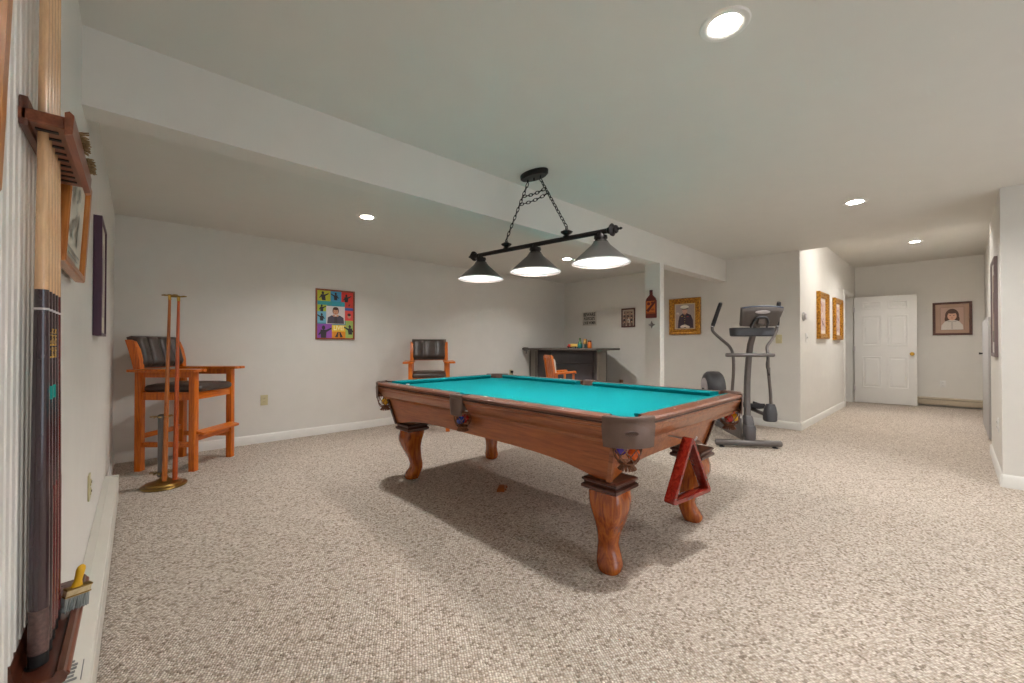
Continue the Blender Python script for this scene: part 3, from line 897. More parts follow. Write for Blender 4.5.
# ------------------------------------------------------------------ brass cue stand with two sticks
SX, SY = .165, 4.262
st = thing('cue_stand', 'round aged brass floor stand with short dark post in front of the corner chair', 'cue stand', (SX, SY, 0))
MB().lathe([(.142, 0), (.148, .006), (.144, .016), (.118, .022), (.114, .032), (.075, .042), (.050, .052), (.030, .066), (.024, .085), (0, .086)], (0, 0, 0), 44).build('base', M['brass'], st, 35)
MB().lathe([(.026, .08), (.032, .09), (.032, .10), (.028, .11), (.028, .54), (.032, .545), (.032, .56), (.022, .57), (0, .572)], (-.012, .0, 0), 18).build('post', M['grey_metal'], st, 35)
for z in (.115, .555):
    mb = MB()
    for k in range(5):
        a = k * 2 * PI / 5 + .35
        cx, cy = -.012 + .055 * math.cos(a), .055 * math.sin(a)
        mb.tube([Vector((cx + .024 * math.cos(a + .7 + j * .42), cy + .024 * math.sin(a + .7 + j * .42), z)) for j in range(14)], .0028, 6)
        mb.tube([Vector((-.012 + .018 * math.cos(a), .018 * math.sin(a), z)), Vector((cx, cy, z)) + Vector((-.022 * math.cos(a), -.022 * math.sin(a), 0))], .0028, 6)
    mb.build('stick_holder', M['brass'], st)
def bridge(base, top, mat, lab, face):
    b, tp = Vector(base), Vector(top)
    s = thing('bridge_stick', lab, 'bridge stick', b[:], 0, 'sticks in the brass stand')
    d = tp - b
    MB().tube([(0, 0, 0), d * .03, d * .06, d * .5, d], [.016, .018, .0175, .014, .009], 14).build('shaft', mat, s, 40)
    MB().tube([d * .985, d * 1.0 + Vector((0, 0, .012))], .011, 12).build('ferrule', M['brass_b'], s)
    mb = MB()
    fx = Vector((math.cos(face), math.sin(face), 0))
    n = Vector((-fx.y, fx.x, 0))
    poly = [(-.062, 0), (-.062, .010), (-.04, .014), (-.02, .010), (0, .016), (.02, .010), (.04, .014), (.062, .010), (.062, 0), (.03, -.004), (-.03, -.004)]
    mb.prism([d + Vector((0, 0, .012)) + fx * x + Vector((0, 0, z * .8)) - n * .004 for x, z in poly], n * .008)
    mb.build('bridge_head', M['brass'], s)
    return s
bridge((SX + .0, SY - .058, .053), (SX + .028, SY + .02, 1.505), M['stick'], 'brown bridge stick standing in the brass stand, the one beside its dark post', -.72)
bridge((SX + .065, SY - .035, .044), (SX + .082, SY - .01, 1.495), M['stick_red'], 'redder bridge stick standing in the brass stand, farther from its dark post', -.72)

# ------------------------------------------------------------------ bar and what stands on it
BF, BZ = 5.39, 1.066
bar = thing('home_bar', 'dark grey home bar with overhanging top in the far corner', 'bar', (BF, 4.58, 0))
def bb(name, lo, hi, mat, parent=bar, bev=.003):
    o = Vector((BF, 4.58, 0))
    return boxo(name, Vector(lo) - o, Vector(hi) - o, mat, parent, bev)
Y0, Y1 = 3.855, 5.37
bb('cabinet', (BF + .03, Y0 + .012, 0), (BF + .25, Y1, BZ - .035), M['bar_body'])
tp = [(5.205, YP - .004), (5.205, 3.80), (5.235, 3.768), (5.90, 3.768), (6.24, 4.27), (6.24, YP - .004)]
MB().prism([Vector((x - BF, y - 4.58, BZ - .034)) for x, y in tp], (0, 0, .034)).build('bar_top', M['bar_top'], bar, bev=.006)
bb('pilaster', (BF - .004, Y1 - .18, 0), (BF + .035, Y1, BZ - .036), M['bar_pil'])
for z0, z1 in ((.10, .80), (.84, 1.00)):
    bb('pilaster_panel', (BF - .012, Y1 - .135, z0), (BF - .003, Y1 - .04, z1), M['bar_pil'])
bb('pilaster', (BF - .004, Y0 + .012, 0), (BF + .035, Y0 + .06, BZ - .036), M['bar_body'])
for yy in (Y1 - .168, Y1 - .016):
    bb('pilaster_groove', (BF - .007, yy, .05), (BF - .003, yy + .012, 1.0), M['black'], bev=0)
bb('end_panel', (BF - .004, Y0 - .004, 0), (BF + .26, Y0 + .014, BZ - .036), M['bar_pil'])  # lighter grey puts the light falling on this end into the colour
for z0, z1 in ((.10, .80), (.84, 1.00)):
    bb('end_moulding', (BF + .05, Y0 - .012, z0), (BF + .20, Y0 - .003, z1), M['bar_pil'])
bb('end_groove', (BF + .235, Y0 - .007, .05), (BF + .245, Y0 - .003, 1.0), M['black'], bev=0)
bb('front_panel', (BF + .012, Y0 + .10, .10), (BF + .034, Y1 - .55, .80), M['bar_panel'])
bb('front_panel', (BF + .012, Y0 + .10, .82), (BF + .034, Y1 - .55, .99), M['bar_panel'])
bb('front_panel', (BF + .016, Y1 - .49, .10), (BF + .034, Y1 - .22, .99), M['bar_body'])
bb('toe_kick', (BF + .005, Y0 + .06, 0), (BF + .032, Y1 - .2, .09), M['black'])
# clamp
cpx = thing('table_clamp', 'small metal clamp screwed to the bar top where it meets the far wall', 'clamp', (5.215, 5.30, BZ))
MB().box((.0, 0, .006), (.05, .09, .010), bev=.002).box((-.016, 0, -.02), (.010, .05, .06), bev=.002).box((.008, 0, -.048), (.05, .04, .009), bev=.002).build('clamp_body', M['grey_metal'], cpx)
MB().tube([(.012, 0, -.036), (.012, 0, -.10)], .006, 8).tube([(.012, -.022, -.098), (.012, .022, -.098)], .004, 8).build('clamp_screw', M['black'], cpx)
# bottles and cups
def bottle(name, label, cat, loc, prof, mats_split):
    t = thing(name, label, cat, loc, 0, None)
    for pn, pr, mt in mats_split:
        MB().lathe(pr, (0, 0, 0), 18).build(pn, mt, t, 40)
    return t
BX = 5.36
bottle('green_bottle', 'slim green bottle with teal base standing on the bar', 'bottle', (BX, 4.18, BZ), None,
       [('body', [(.036, 0), (.040, .006), (.040, .062), (.036, .07)], P(20, 110, 110)), ('neck', [(.036, .068), (.022, .10), (.014, .115), (.013, .155), (.016, .157), (.016, .166), (0, .167)], P(40, 90, 36))])
bottle('tan_goblet', 'tan carved goblet standing on the bar beside the green bottle', 'goblet', (BX + .02, 4.088, BZ), None,
       [('foot', [(.034, 0), (.034, .008), (.012, .022), (.010, .05)], P(150, 110, 80)), ('bowl', [(.012, .048), (.034, .075), (.036, .10), (.024, .125), (.03, .15), (.018, .152), (0, .12)], P(178, 134, 70))])
bottle('dark_cup', 'small dark green cup on the bar between goblet and orange bottle', 'cup', (BX - .02, 4.04, BZ), None,
       [('body', [(.026, 0), (.030, .004), (.034, .066), (.030, .066), (.027, .01), (0, .008)], P(44, 62, 60))])
bottle('orange_bottle', 'orange bottle with dark cap standing at the end of the row on the bar', 'bottle', (BX, 3.985, BZ), None,
       [('body', [(.030, 0), (.034, .006), (.034, .088), (.028, .10)], P(206, 108, 36)), ('cap', [(.029, .098), (.031, .102), (.031, .124), (0, .126)], P(70, 30, 22))])
tr = thing('toy_truck', 'small red and yellow toy truck on the bar', 'toy', (BX, 4.30, BZ), 0)
MB().box((0, .085, .042), (.055, .06, .05), bev=.008).box((0, .10, .024), (.06, .06, .026), bev=.006).build('cab', P(180, 36, 30), tr)
MB().box((0, -.02, .048), (.06, .15, .05), bev=.006).build('cargo_bed', P(222, 186, 96), tr)
MB().box((0, -.02, .02), (.05, .16, .012), bev=.003).build('chassis', P(96, 60, 28), tr)
for yy in (.095, -.05):
    for sx in (-1, 1):
        MB().lathe([(.014, -.007), (.016, -.004), (.016, .004), (.014, .007)], (sx * .028, yy, .016), 16, Matrix.Rotation(PI / 2, 3, 'Y')).build('wheel', M['rubber'], tr)

# ------------------------------------------------------------------ flat wall pieces
class Flat:
    """layers of flat shapes on a print; u right, v up in metres"""
    def __init__(self): self.mb = MB(); self.mats = []; self.z = 0
    def mi(self, m):
        if m not in self.mats: self.mats.append(m)
        return self.mats.index(m)
    def poly(self, pts, m):
        self.mb.mi = self.mi(m); self.z += .00012
        self.mb.face([Vector((u, -self.z, v)) for u, v in pts]); return self
    def rect(self, u0, v0, u1, v1, m): return self.poly([(u0, v0), (u1, v0), (u1, v1), (u0, v1)], m)
    def ell(self, cu, cv, ru, rv, m, n=22, a=0, t0=0, t1=2 * PI):
        pts = []
        for k in range(n):
            th = t0 + (t1 - t0) * k / (n if t1 - t0 > 6.2 else n - 1)
            x, y = ru * math.cos(th), rv * math.sin(th)
            pts.append((cu + x * math.cos(a) - y * math.sin(a), cv + x * math.sin(a) + y * math.cos(a)))
        return self.poly(pts, m)
    def build(self, name, parent, y=0):
        # keep faces towards -y
        bm = self.mb.bm
        for f in bm.faces:
            f.normal_update()
            if f.normal.y > 0: f.normal_flip()
        me = bpy.data.meshes.new(name); bm.to_mesh(me); bm.free()
        for m in self.mats: me.materials.append(m)
        o = bpy.data.objects.new(name, me); COL.objects.link(o); o.parent = parent; o.location = (0, y, 0)
        return o
def frame_thing(name, label, cat, loc, rz, w, h, fw, fd, mat, prof=None, group=None, lean=0):
    """picture facing local -y, centre at loc; back on y=0"""
    t = thing(name, label, cat, loc, rz, group)
    if lean: t.rotation_euler = Matrix.Rotation(rz, 4, 'Z').to_3x3().to_4x4().to_euler() if False else (lean, 0, rz)
    prof = prof or [(0, 0), (0, -fd * .85), (fw * .15, -fd), (fw * .7, -fd * .92), (fw, -fd * .55), (fw, 0)]
    mb = MB()
    rings = []
    for sx, sz in ((-1, -1), (1, -1), (1, 1), (-1, 1)):
        rings.append([Vector((sx * (w / 2 - d), y, sz * (h / 2 - d))) for d, y in prof])
    mb.loft(rings, closed=True)
    mb.build('picture_frame', mat, t, 30)
    return t
def figure(F, cx, y0, s, skin, hair, coat, face=True):
    """a seated bust: shoulders, neck, head"""
    F.ell(cx, y0 - .02 * s, .62 * s, .52 * s, coat, 20, 0, 0, PI)
    F.rect(cx - .11 * s, y0 + .30 * s, cx + .11 * s, y0 + .60 * s, skin)
# poster
t = frame_thing('framed_poster', 'bright multicoloured framed poster of figures on the far wall', 'poster', (1.875, YP - .001, 1.507), 0, .485, .635, .020, .022, M['frame_red'])
F = Flat(); w2, h2 = .2245, .2995
dk = P(44, 40, 44)
def cell(u0, v0, u1, v1, c): F.rect(-w2 + u0 * 2 * w2, -h2 + v0 * 2 * h2, -w2 + u1 * 2 * w2, -h2 + v1 * 2 * h2, P(*c))
cell(0, 0, 1, 1, (60, 140, 150))
for a in ((0, .78, .36, 1, (186, 186, 40)), (.36, .78, .66, 1, (60, 150, 190)), (.66, .72, 1, 1, (214, 54, 40)), (0, .70, .40, .78, (50, 150, 150)), (.40, .66, .98, .78, (44, 150, 168)),
          (0, .56, .26, .70, (170, 184, 50)), (0, .32, .24, .56, (110, 176, 200)), (.76, .60, 1, .66, (60, 90, 160)), (.76, .66, 1, .78, (206, 60, 44)), (.76, .38, 1, .60, (226, 80, 74)),
          (0, 0, .40, .30, (140, 70, 166)), (.40, 0, .78, .28, (226, 142, 30)), (.40, .14, .78, .28, (236, 196, 50)), (.78, 0, 1, .38, (160, 190, 100)), (.24, .30, .76, .68, (214, 206, 206))):
    cell(*a)
def pu(u, v): return (-w2 + u * 2 * w2, -h2 + v * 2 * h2)
def fig(cu, cv, s, lean=0, arm=1):
    c = pu(cu, cv)
    F.ell(c[0], c[1] + .028 * s, .011 * s, .014 * s, dk)
    F.poly([(c[0] - .020 * s, c[1] + .014 * s), (c[0] + .020 * s, c[1] + .014 * s), (c[0] + (.016 + lean) * s, c[1] - .040 * s), (c[0] - (.016 - lean) * s, c[1] - .040 * s)], dk)
    F.poly([(c[0] + .014 * s * arm, c[1] + .012 * s), (c[0] + .050 * s * arm, c[1] + .030 * s), (c[0] + .052 * s * arm, c[1] + .020 * s), (c[0] + .016 * s * arm, c[1] - .004 * s)], dk)
    F.poly([(c[0] - .014 * s * arm, c[1] + .010 * s), (c[0] - .034 * s * arm, c[1] - .018 * s), (c[0] - .026 * s * arm, c[1] - .022 * s), (c[0] - .012 * s * arm, c[1] - .004 * s)], dk)
fig(.15, .885, 1.35, .01); fig(.50, .89, 1.2, 0, -1); fig(.80, .865, 1.25, 0, 1); fig(.12, .63, 1.05, 0, 1); fig(.12, .44, 1.15, 0, -1); fig(.17, .13, 1.9, 0, 1); fig(.90, .18, 1.5, .005, -1); fig(.88, .72, .35)
sk = P(206, 150, 120)
c = pu(.50, .58); F.ell(c[0], c[1], .040, .050, P(84, 52, 40)); F.ell(c[0], c[1] - .010, .031, .040, sk); F.ell(c[0], c[1] + .030, .034, .020, P(84, 52, 40))
for s in (-1, 1): F.ell(c[0] + s * .012, c[1] - .004, .004, .0025, dk)
F.ell(c[0], c[1] - .030, .010, .003, P(150, 70, 60)); F.poly([(c[0] - .004, c[1] - .018), (c[0] + .004, c[1] - .018), (c[0], c[1] - .006)], P(190, 130, 100))
c2 = pu(.50, .31); F.poly([(c2[0] - .105, c2[1]), (c2[0] + .105, c2[1]), (c2[0] + .098, c2[1] + .075), (c2[0] + .05, c2[1] + .105), (c2[0], c2[1] + .085), (c2[0] - .05, c2[1] + .105), (c2[0] - .098, c2[1] + .075)], P(78, 70, 84))
F.poly([(c2[0] - .02, c2[1]), (c2[0] + .02, c2[1]), (c2[0] + .018, c2[1] + .09), (c2[0] - .018, c2[1] + .09)], P(66, 56, 60))
for s in (-1, 1): F.ell(c2[0] + s * .022, c2[1] + .10, .018, .012, sk, a=s * .6)
c3 = pu(.88, .48); F.ell(c3[0], c3[1], .022, .030, sk); F.ell(c3[0], c3[1] + .018, .023, .018, P(70, 40, 36))
c4 = pu(.59, .02)
F.poly([(c4[0] - .05, c4[1]), (c4[0] - .014, c4[1]), (c4[0] - .006, c4[1] + .06), (c4[0] + .006, c4[1] + .06), (c4[0] + .014, c4[1]), (c4[0] + .05, c4[1]), (c4[0] + .02, c4[1] + .065), (c4[0] - .02, c4[1] + .065)], dk)
F.build('print', t, -.006)
def lettering(text, parent, loc, size, mat, rot=(PI / 2, 0, 0), align='CENTER', sx=1.0, ext=.0006, bold=0):
    cu = bpy.data.curves.new('lettering', 'FONT'); cu.body = text; cu.size = size; cu.align_x = align; cu.align_y = 'CENTER'; cu.extrude = ext; cu.offset = bold
    cu.materials.append(mat)
    tmp = bpy.data.objects.new('tmp', cu)
    COL.objects.link(tmp); dg = bpy.context.evaluated_depsgraph_get()
    me = bpy.data.meshes.new_from_object(tmp.evaluated_get(dg))
    bpy.data.objects.remove(tmp); bpy.data.curves.remove(cu)
    me.name = 'lettering'
    o = bpy.data.objects.new('lettering', me); COL.objects.link(o); o.parent = parent; o.location = loc; o.rotation_euler = rot; o.scale = (sx, 1, 1)
    return o
c = pu(.59, .215); lettering('LIVE!', t, (c[0], -.0095, c[1]), .080, P(250, 240, 180), sx=.80, bold=.002)

RB = -PI / 2    # faces -x (bar wall): local -y -> -x
def on_bar(y, z): return (XB - .001, y, z)
# BEWARE sign
t = thing('wall_sign', 'small white sign with black lettering on the wall above the bar', 'sign', on_bar(4.757, 1.62), RB)
MB().box((0, -.004, 0), (.325, .008, .262), bev=.002).build('sign_board', P(196, 190, 180), t)
for k, (tx, sz, zz, sx) in enumerate((('BEWARE', .092, .078, .78), ('PICKPOCKETS', .080, .0, .50), ('LOOSE WOMEN', .080, -.080, .49))):
    lettering(tx, t, (.0, -.0088, zz), sz, M['black'], sx=sx, bold=.0022)
# small dark framed picture
t = frame_thing('framed_picture', 'small dark framed group photograph beside the pale column', 'picture', on_bar(3.915, 1.60), RB, .27, .335, .026, .02, M['frame_brown'])
F = Flat(); F.rect(-.109, -.142, .109, .142, P(190, 176, 156)); F.rect(-.09, -.122, .09, .122, P(150, 128, 110))
rr = random.Random(3)
for k in range(9):
    u, v = -.07 + (k % 3) * .07 + rr.uniform(-.01, .01), .06 - (k // 3) * .07
    F.ell(u, v - .045, .026, .045, rr.choice([P(70, 56, 56), P(200, 190, 176), P(104, 84, 74)])); F.ell(u, v + .012, .015, .019, P(196, 156, 130)); F.ell(u, v + .026, .015, .010, P(60, 44, 40))
F.build('print', t, -.008)
# gilt portrait of a person in dress uniform
gp = [(0, 0), (0, -.030), (.012, -.042), (.03, -.036), (.05, -.020), (.062, -.026), (.078, -.024), (.086, -.012), (.086, 0)]
t = frame_thing('gilt_portrait', 'gilt framed portrait of a person in dark uniform and white cap', 'picture', on_bar(2.905, 1.572), RB, .50, .575, .086, .042, M['gilt'], gp)
F = Flat(); F.rect(-.168, -.205, .168, .205, P(206, 186, 150)); F.rect(-.150, -.187, .150, .187, P(168, 152, 146))
un = P(52, 36, 52)
F.poly([(-.115, -.187), (.135, -.187), (.128, -.06), (.095, .02), (.03, .05), (-.03, .05), (-.085, .01), (-.105, -.07)], un)
F.ell(.0, .085, .040, .052, P(206, 160, 140)); F.rect(-.02, .03, .02, .06, P(190, 140, 120))
F.ell(.0, .125, .056, .016, P(40, 34, 38)); F.ell(-.004, .150, .068, .028, P(232, 226, 212)); F.ell(.03, .050, .008, .004, P(150, 80, 74))
for s in (-1, 1): F.ell(.004 + s * .016, .092, .005, .003, dk)
for k in range(5): F.ell(.0, .02 - k * .035, .005, .005, P(210, 180, 90))
F.rect(-.062, .0, -.03, .008, P(200, 160, 60)); F.rect(.03, -.01, .062, -.002, P(180, 60, 50))
F.ell(-.02, -.155, .055, .022, P(228, 218, 206), a=.2); F.ell(.04, -.165, .04, .02, P(222, 210, 196), a=-.2)
F.build('print', t, -.004)
# bottle shaped wall plaque and star on the column face
RC = RB
t = thing('bottle_plaque', 'brown bottle shaped wall plaque with orange label on the pale column', 'wall plaque', (4.369, 2.372, 1.58), RC)
bo = [(-.062, -.15), (.062, -.15), (.066, -.14), (.066, .045), (.056, .075), (.024, .108), (.016, .118), (.016, .150), (-.016, .150), (-.016, .118), (-.024, .108), (-.056, .075), (-.066, .045), (-.066, -.14)]
MB().prism([Vector((x, -.022, z)) for x, z in bo], (0, .022, 0)).build('plaque_body', P(104, 34, 26), t, bev=.004)
F = Flat(); F.rect(-.055, -.10, .055, .045, P(206, 110, 40))
F.poly([(-.055, -.06), (.05, .045), (.055, .02), (-.03, -.085)], P(90, 28, 22)); F.ell(-.025, .015, .020, .018, P(110, 30, 24)); F.ell(.02, .025, .018, .014, P(120, 40, 28)); F.ell(.025, -.055, .022, .012, P(170, 76, 34)); F.rect(-.05, -.098, .05, -.086, P(150, 60, 34))
F.build('paper_label', t, -.0225)
MB().lathe([(.0165, .150), (.019, .152), (.019, .170), (.016, .172), (0, .172)], (0, -.011, 0), 14, Matrix.Diagonal(Vector((1, .65, 1)))).build('bottle_cap', P(80, 26, 26), t)
t = thing('metal_star', 'small dark metal star hung on the column under the bottle plaque', 'wall star', (4.369, 2.372, 1.352), RC)
mb = MB()
sp = []
for k in range(8):
    r = .046 if k % 2 == 0 else .020
    sp.append((r * math.sin(k * PI / 4), r * math.cos(k * PI / 4)))
ctrv = Vector((0, -.016, 0))
for k in range(8):
    a, b = sp[k], sp[(k + 1) % 8]
    mb.face([Vector((a[0], -.002, a[1])), Vector((b[0], -.002, b[1])), ctrv]); mb.face([Vector((a[0], 0, a[1])), Vector((b[0], 0, b[1])), Vector((b[0], -.002, b[1])), Vector((a[0], -.002, a[1]))])
mb.build('star_body', M['grey_metal'], t, 0)

# hall pictures (wall y = YH, facing -y)
def pastel(t, w, h, seed):
    F = Flat(); F.rect(-w / 2, -h / 2, w / 2, h / 2, P(222, 208, 196)); F.rect(-w / 2 + .035, -h / 2 + .05, w / 2 - .035, h / 2 - .05, P(206, 182, 172))
    r = random.Random(seed)
    for k in range(16):
        F.ell(r.uniform(-w * .28, w * .28), r.uniform(-h * .34, h * .34), r.uniform(.01, .035), r.uniform(.015, .05), r.choice([P(168, 120, 116), P(150, 96, 104), P(228, 206, 196), P(120, 90, 92), P(196, 150, 130)]), 14, r.uniform(0, 3))
    F.build('print', t, -.008)
for (xc, zc, lb_, sd) in ((7.65, 1.56, 'gilt framed print on the hall wall, nearer the thermostat', 5), (8.80, 1.555, 'gilt framed print on the hall wall, nearer the open doorway', 9)):
    t = frame_thing('gilt_print', lb_, 'picture', (xc, YH - .001, zc), 0, .64, .70, .082, .05, M['gilt'], [(0, 0), (0, -.040), (.012, -.052), (.03, -.046), (.05, -.028), (.064, -.034), (.080, -.024), (.082, -.012), (.082, 0)], 'gilt prints on the hall wall')
    pastel(t, .48, .54, sd)
# girl portrait at the hall end (faces -x)
t = frame_thing('girl_portrait', 'brown framed portrait of a girl in white at the end of the hall', 'picture', (XF - .001, .042, 1.592), RB, .485, .60 * .985, .036, .026, M['frame_brown'])
F = Flat(); F.rect(-.21, -.262, .21, .262, M['mat_board']); F.rect(-.148, -.205, .148, .205, P(140, 112, 98)); F.rect(-.142, -.199, .142, .199, P(186, 154, 138))
hr = P(84, 54, 40); wh = P(214, 206, 198)
F.ell(0, .055, .085, .120, hr); F.ell(-.062, -.01, .03, .06, hr); F.ell(.062, -.01, .03, .06, hr)
F.poly([(-.135, -.199), (.135, -.199), (.13, -.12), (.085, -.05), (.03, -.025), (-.03, -.025), (-.085, -.05), (-.13, -.12)], wh)
F.ell(0, .045, .056, .078, P(214, 168, 142)); F.ell(0, .118, .062, .030, hr)
for s in (-1, 1): F.ell(s * .022, .055, .008, .006, dk); F.ell(s * .03, -.052, .03, .008, P(180, 170, 164))
F.ell(0, .010, .014, .005, P(170, 90, 80)); F.ell(0, .032, .006, .008, P(196, 146, 122))
F.rect(-.01, -.19, .01, -.06, P(190, 182, 176))
F.build('print', t, -.010)
# big dark framed piece on the right hall wall (faces +y)
t = frame_thing('framed_print', 'tall narrow grey framed print on the near right hall wall', 'picture', (5.62, YR + .001, 1.446), PI, .50, .86, .035, .022, P(120, 104, 104))
F = Flat(); F.rect(-.216, -.396, .216, .396, P(206, 200, 194)); F.rect(-.15, -.30, .15, .30, P(150, 120, 104)); F.ell(-.04, .05, .09, .10, P(100, 64, 56)); F.ell(.06, -.10, .07, .12, P(196, 176, 150)); F.rect(-.15, -.30, .15, -.20, P(96, 88, 70))
F.build('print', t, -.012)
# left wall: faces +x  (local -y -> +x)
RL = PI / 2
t = frame_thing('purple_picture', 'purple edged framed picture on the left wall near the corner', 'picture', (XL + .001, 3.10, 1.468), RL, .42, .60, .014, .032, M['purple'], [(0, 0), (0, -.032), (.014, -.032), (.014, -.024), (.014, 0)])
F = Flat(); F.rect(-.196, -.286, .196, .286, M['paper']); F.rect(-.12, -.2, .12, .2, P(170, 156, 150)); F.ell(0, .02, .07, .1, P(120, 104, 110)); F.build('print', t, -.024)
t = frame_thing('framed_map', 'orange wood framed drawing leaning out from the left wall behind the cue rack', 'picture', (XL + .020, 1.725, 1.485), RL, .50, .315, .028, .022, M['frame_orange'], lean=.05)
F = Flat(); F.rect(-.222, -.13, .222, .13, M['paper'])
r = random.Random(11)
for k in range(26):
    a0 = r.uniform(0, 6); F.ell(r.uniform(-.1, .1), r.uniform(-.06, .09), r.uniform(.01, .04), r.uniform(.004, .02), r.choice([P(168, 164, 152), P(150, 146, 138), P(186, 180, 166)]), 12, a0)
F.rect(-.15, -.10, .15, -.094, P(150, 146, 138)); F.rect(-.12, -.115, .12, -.110, P(150, 146, 138)); F.build('print', t, -.008)
t = frame_thing('oak_frame', 'orange wood framed picture at the photo edge beside the cue rack', 'picture', (XL + .006, .700, 1.665), RL, .47, .65, .030, .022, M['frame_orange'], lean=.03)
F = Flat(); F.rect(-.206, -.296, .206, .296, M['paper']); F.rect(-.12, -.18, .12, .18, P(186, 176, 160)); F.build('print', t, -.008)

# ------------------------------------------------------------------ outlets, switches, thermostat
def outlet(label, loc, rz, mat=M['ivory'], kind='outlet', group='wall outlets'):
    nm = 'wall_outlet' if kind == 'outlet' else 'light_switch'
    t = thing(nm, label, 'outlet' if kind == 'outlet' else 'switch', loc, rz, group)
    MB().box((0, -.003, 0), (.074, .007, .118), bev=.003).build('cover_plate', mat, t)
    if kind == 'outlet':
        for s in (-1, 1):
            MB().lathe([(.0165, 0), (.0165, .004), (.015, .005), (0, .005)], (0, -.0055, s * .021), 16, Matrix.Rotation(PI / 2, 3, 'X')).build('receptacle', mat, t)
            MB().box((-.006, -.011, s * .021 + .002), (.0025, .002, .009)).box((.006, -.011, s * .021 + .002), (.0025, .002, .009)).build('slots', M['slot'], t)
    else:
        MB().box((0, -.012, .003), (.010, .014, .022), rot=Matrix.Rotation(.3, 4, 'X'), bev=.002).build('toggle', mat, t)
    return t
outlet('ivory outlet on the far wall beside the corner chair', (1.082, YP - .001, .485), 0)
outlet('ivory outlet on the left wall above the long heater', (XL + .001, 2.73, .46), RL)
outlet('white outlet at the end of the hall below the girl portrait', (XF - .001, .16, .412), RB, M['white_plastic'])
outlet('brown outlet on the wall beside the end of the bar', (XB - .001, 4.06, .44), RB, P(150, 112, 84))
o = outlet('outlet on the far wall with a black plug, low behind the pool table', (4.93, YP - .001, .62), 0)
MB().box((0, -.025, .022), (.04, .04, .04), bev=.006).tube([(0, -.04, .01), (.0, -.05, -.03), (.02, -.04, -.10), (.03, -.02, -.2), (.03, -.012, -.5)], .004, 6).build('plug', M['black'], o)
outlet('white outlet with plug on the near right hall wall', (5.40, YR + .001, .44), PI, M['white_plastic'])
outlet('ivory light switch on the wall behind the exercise machine', (XB - .001, 1.62, 1.20), RB, M['ivory'], 'switch', None)
outlet('white light switch on the hall wall under the thermostat', (6.72, YH - .001, 1.22), 0, M['white_plastic'], 'switch', None)
t = thing('thermostat', 'round pale grey thermostat on the hall wall corner', 'thermostat', (6.55, YH - .001, 1.50), 0)
ax = Matrix.Rotation(PI / 2, 3, 'X')
MB().lathe([(.058, 0), (.060, .004), (.058, .014), (.05, .018)], (0, 0, 0), 28, ax).build('back_plate', P(186, 184, 184), t)
MB().lathe([(.040, .016), (.042, .020), (.040, .034), (.034, .038), (0, .038)], (0, 0, 0), 28, ax).build('dial', M['silver'], t)

# ------------------------------------------------------------------ baseboard heaters
def heater(label, loc, rz, ln, mat, h=.20, d=.070):
    t = thing('baseboard_heater', label, 'heater', loc, rz, 'baseboard heaters')
    # local: length along x, wall at y=0, front -y
    prof = [(0, .03), (0, h), (-.030, h), (-d + .004, h - .014), (-d, h - .02), (-d, h - .03), (-d + .005, h - .03), (-.03, h - .02), (-.006, h - .012), (-.006, .03)]
    MB().loft([[Vector((x, y, z)) for y, z in prof] for x in (0, ln)]).build('top_cover', mat, t, 20)
    prof = [(-d, .035), (-d - .003, .045), (-d - .003, h - .048), (-d, h - .040), (-d + .004, h - .040), (-d + .004, .035)]
    MB().loft([[Vector((x, y, z)) for y, z in prof] for x in (.01, ln - .01)]).build('front_panel', mat, t, 20)
    MB().box((ln / 2, -.03, .09), (ln - .06, .05, .07)).build('fin_element', M['slot'], t)
    for x in (.0, ln):
        MB().box((x, -d / 2, h / 2 + .003), (.022, d + .006, h - .004), bev=.004).build('end_cap', mat, t)
    return t
hz = heater('long white baseboard heater along the foot of the left wall', (XL + .001, .4, 0), RL, 3.62, M['heater'])
stk = MB()
for k in range(6):
    stk.box((1.25 + .018 * k, -.030 + (0.004 if k % 2 else 0), .2003), (.011, .030 - .006 * (k % 3), .0006))
stk.box((1.30, -.010, .2003), (.10, .003, .0006)); stk.box((1.30, -.052, .1915), (.10, .003, .0006))
stk.build('printed_sticker', P(120, 120, 120), hz)
heater('short tan baseboard heater at the foot of the hall end wall', (XF - .001, .50, 0), RB, .83, M['heater_tan'], .165)

# ------------------------------------------------------------------ wall cue rack with cues
RY0, RY1 = 1.075, 1.45
ZR = 1.528
up = thing('cue_rack', 'brown wooden upper cue rack shelf with slots on the left wall', 'cue rack', (XL, RY0, ZR))
mb = MB()
sl_n = 9; sp_ = (RY1 - RY0 - .03) / sl_n
DP = .070
# slotted shelf: comb outline
pts = [(0.0, 0), (DP, 0)]
pts = [(0, 0)]
y = 0
ys = [.03 + sp_ * k for k in range(sl_n)]
comb = [(0, 0), (DP - .004, 0), (DP, .004), (DP, RY1 - RY0 - .004), (DP - .004, RY1 - RY0), (0, RY1 - RY0)]
mb.prism([Vector((x, yy, -.022)) for x, yy in comb], (0, 0, .022))
mb.build('shelf', M['rack'], up, bev=.003)
MB().prism([Vector((x, yy, z)) for x, z in ((DP - .004, -.034), (DP + .006, -.030), (DP + .008, .004), (DP + .002, .010), (DP - .004, .006)) for yy in (-.004,)], (0, RY1 - RY0 + .008, 0)).build('front_moulding', M['rack'], up, 30)
MB().box((.018, (RY1 - RY0) / 2, -.006), (.012, RY1 - RY0, .052), bev=.004).build('back_board', M['rack_dark'], up)
for yy in ys:
    MB().box((.042, yy, -.0225), (.028, .010, .003)).build('slot', M['black'], up)
lo = thing('cue_ledge', 'red brown wooden lower cue rack ledge on the left wall holding cue butts', 'cue rack', (XL, RY0, .530))
LW = RY1 - RY0
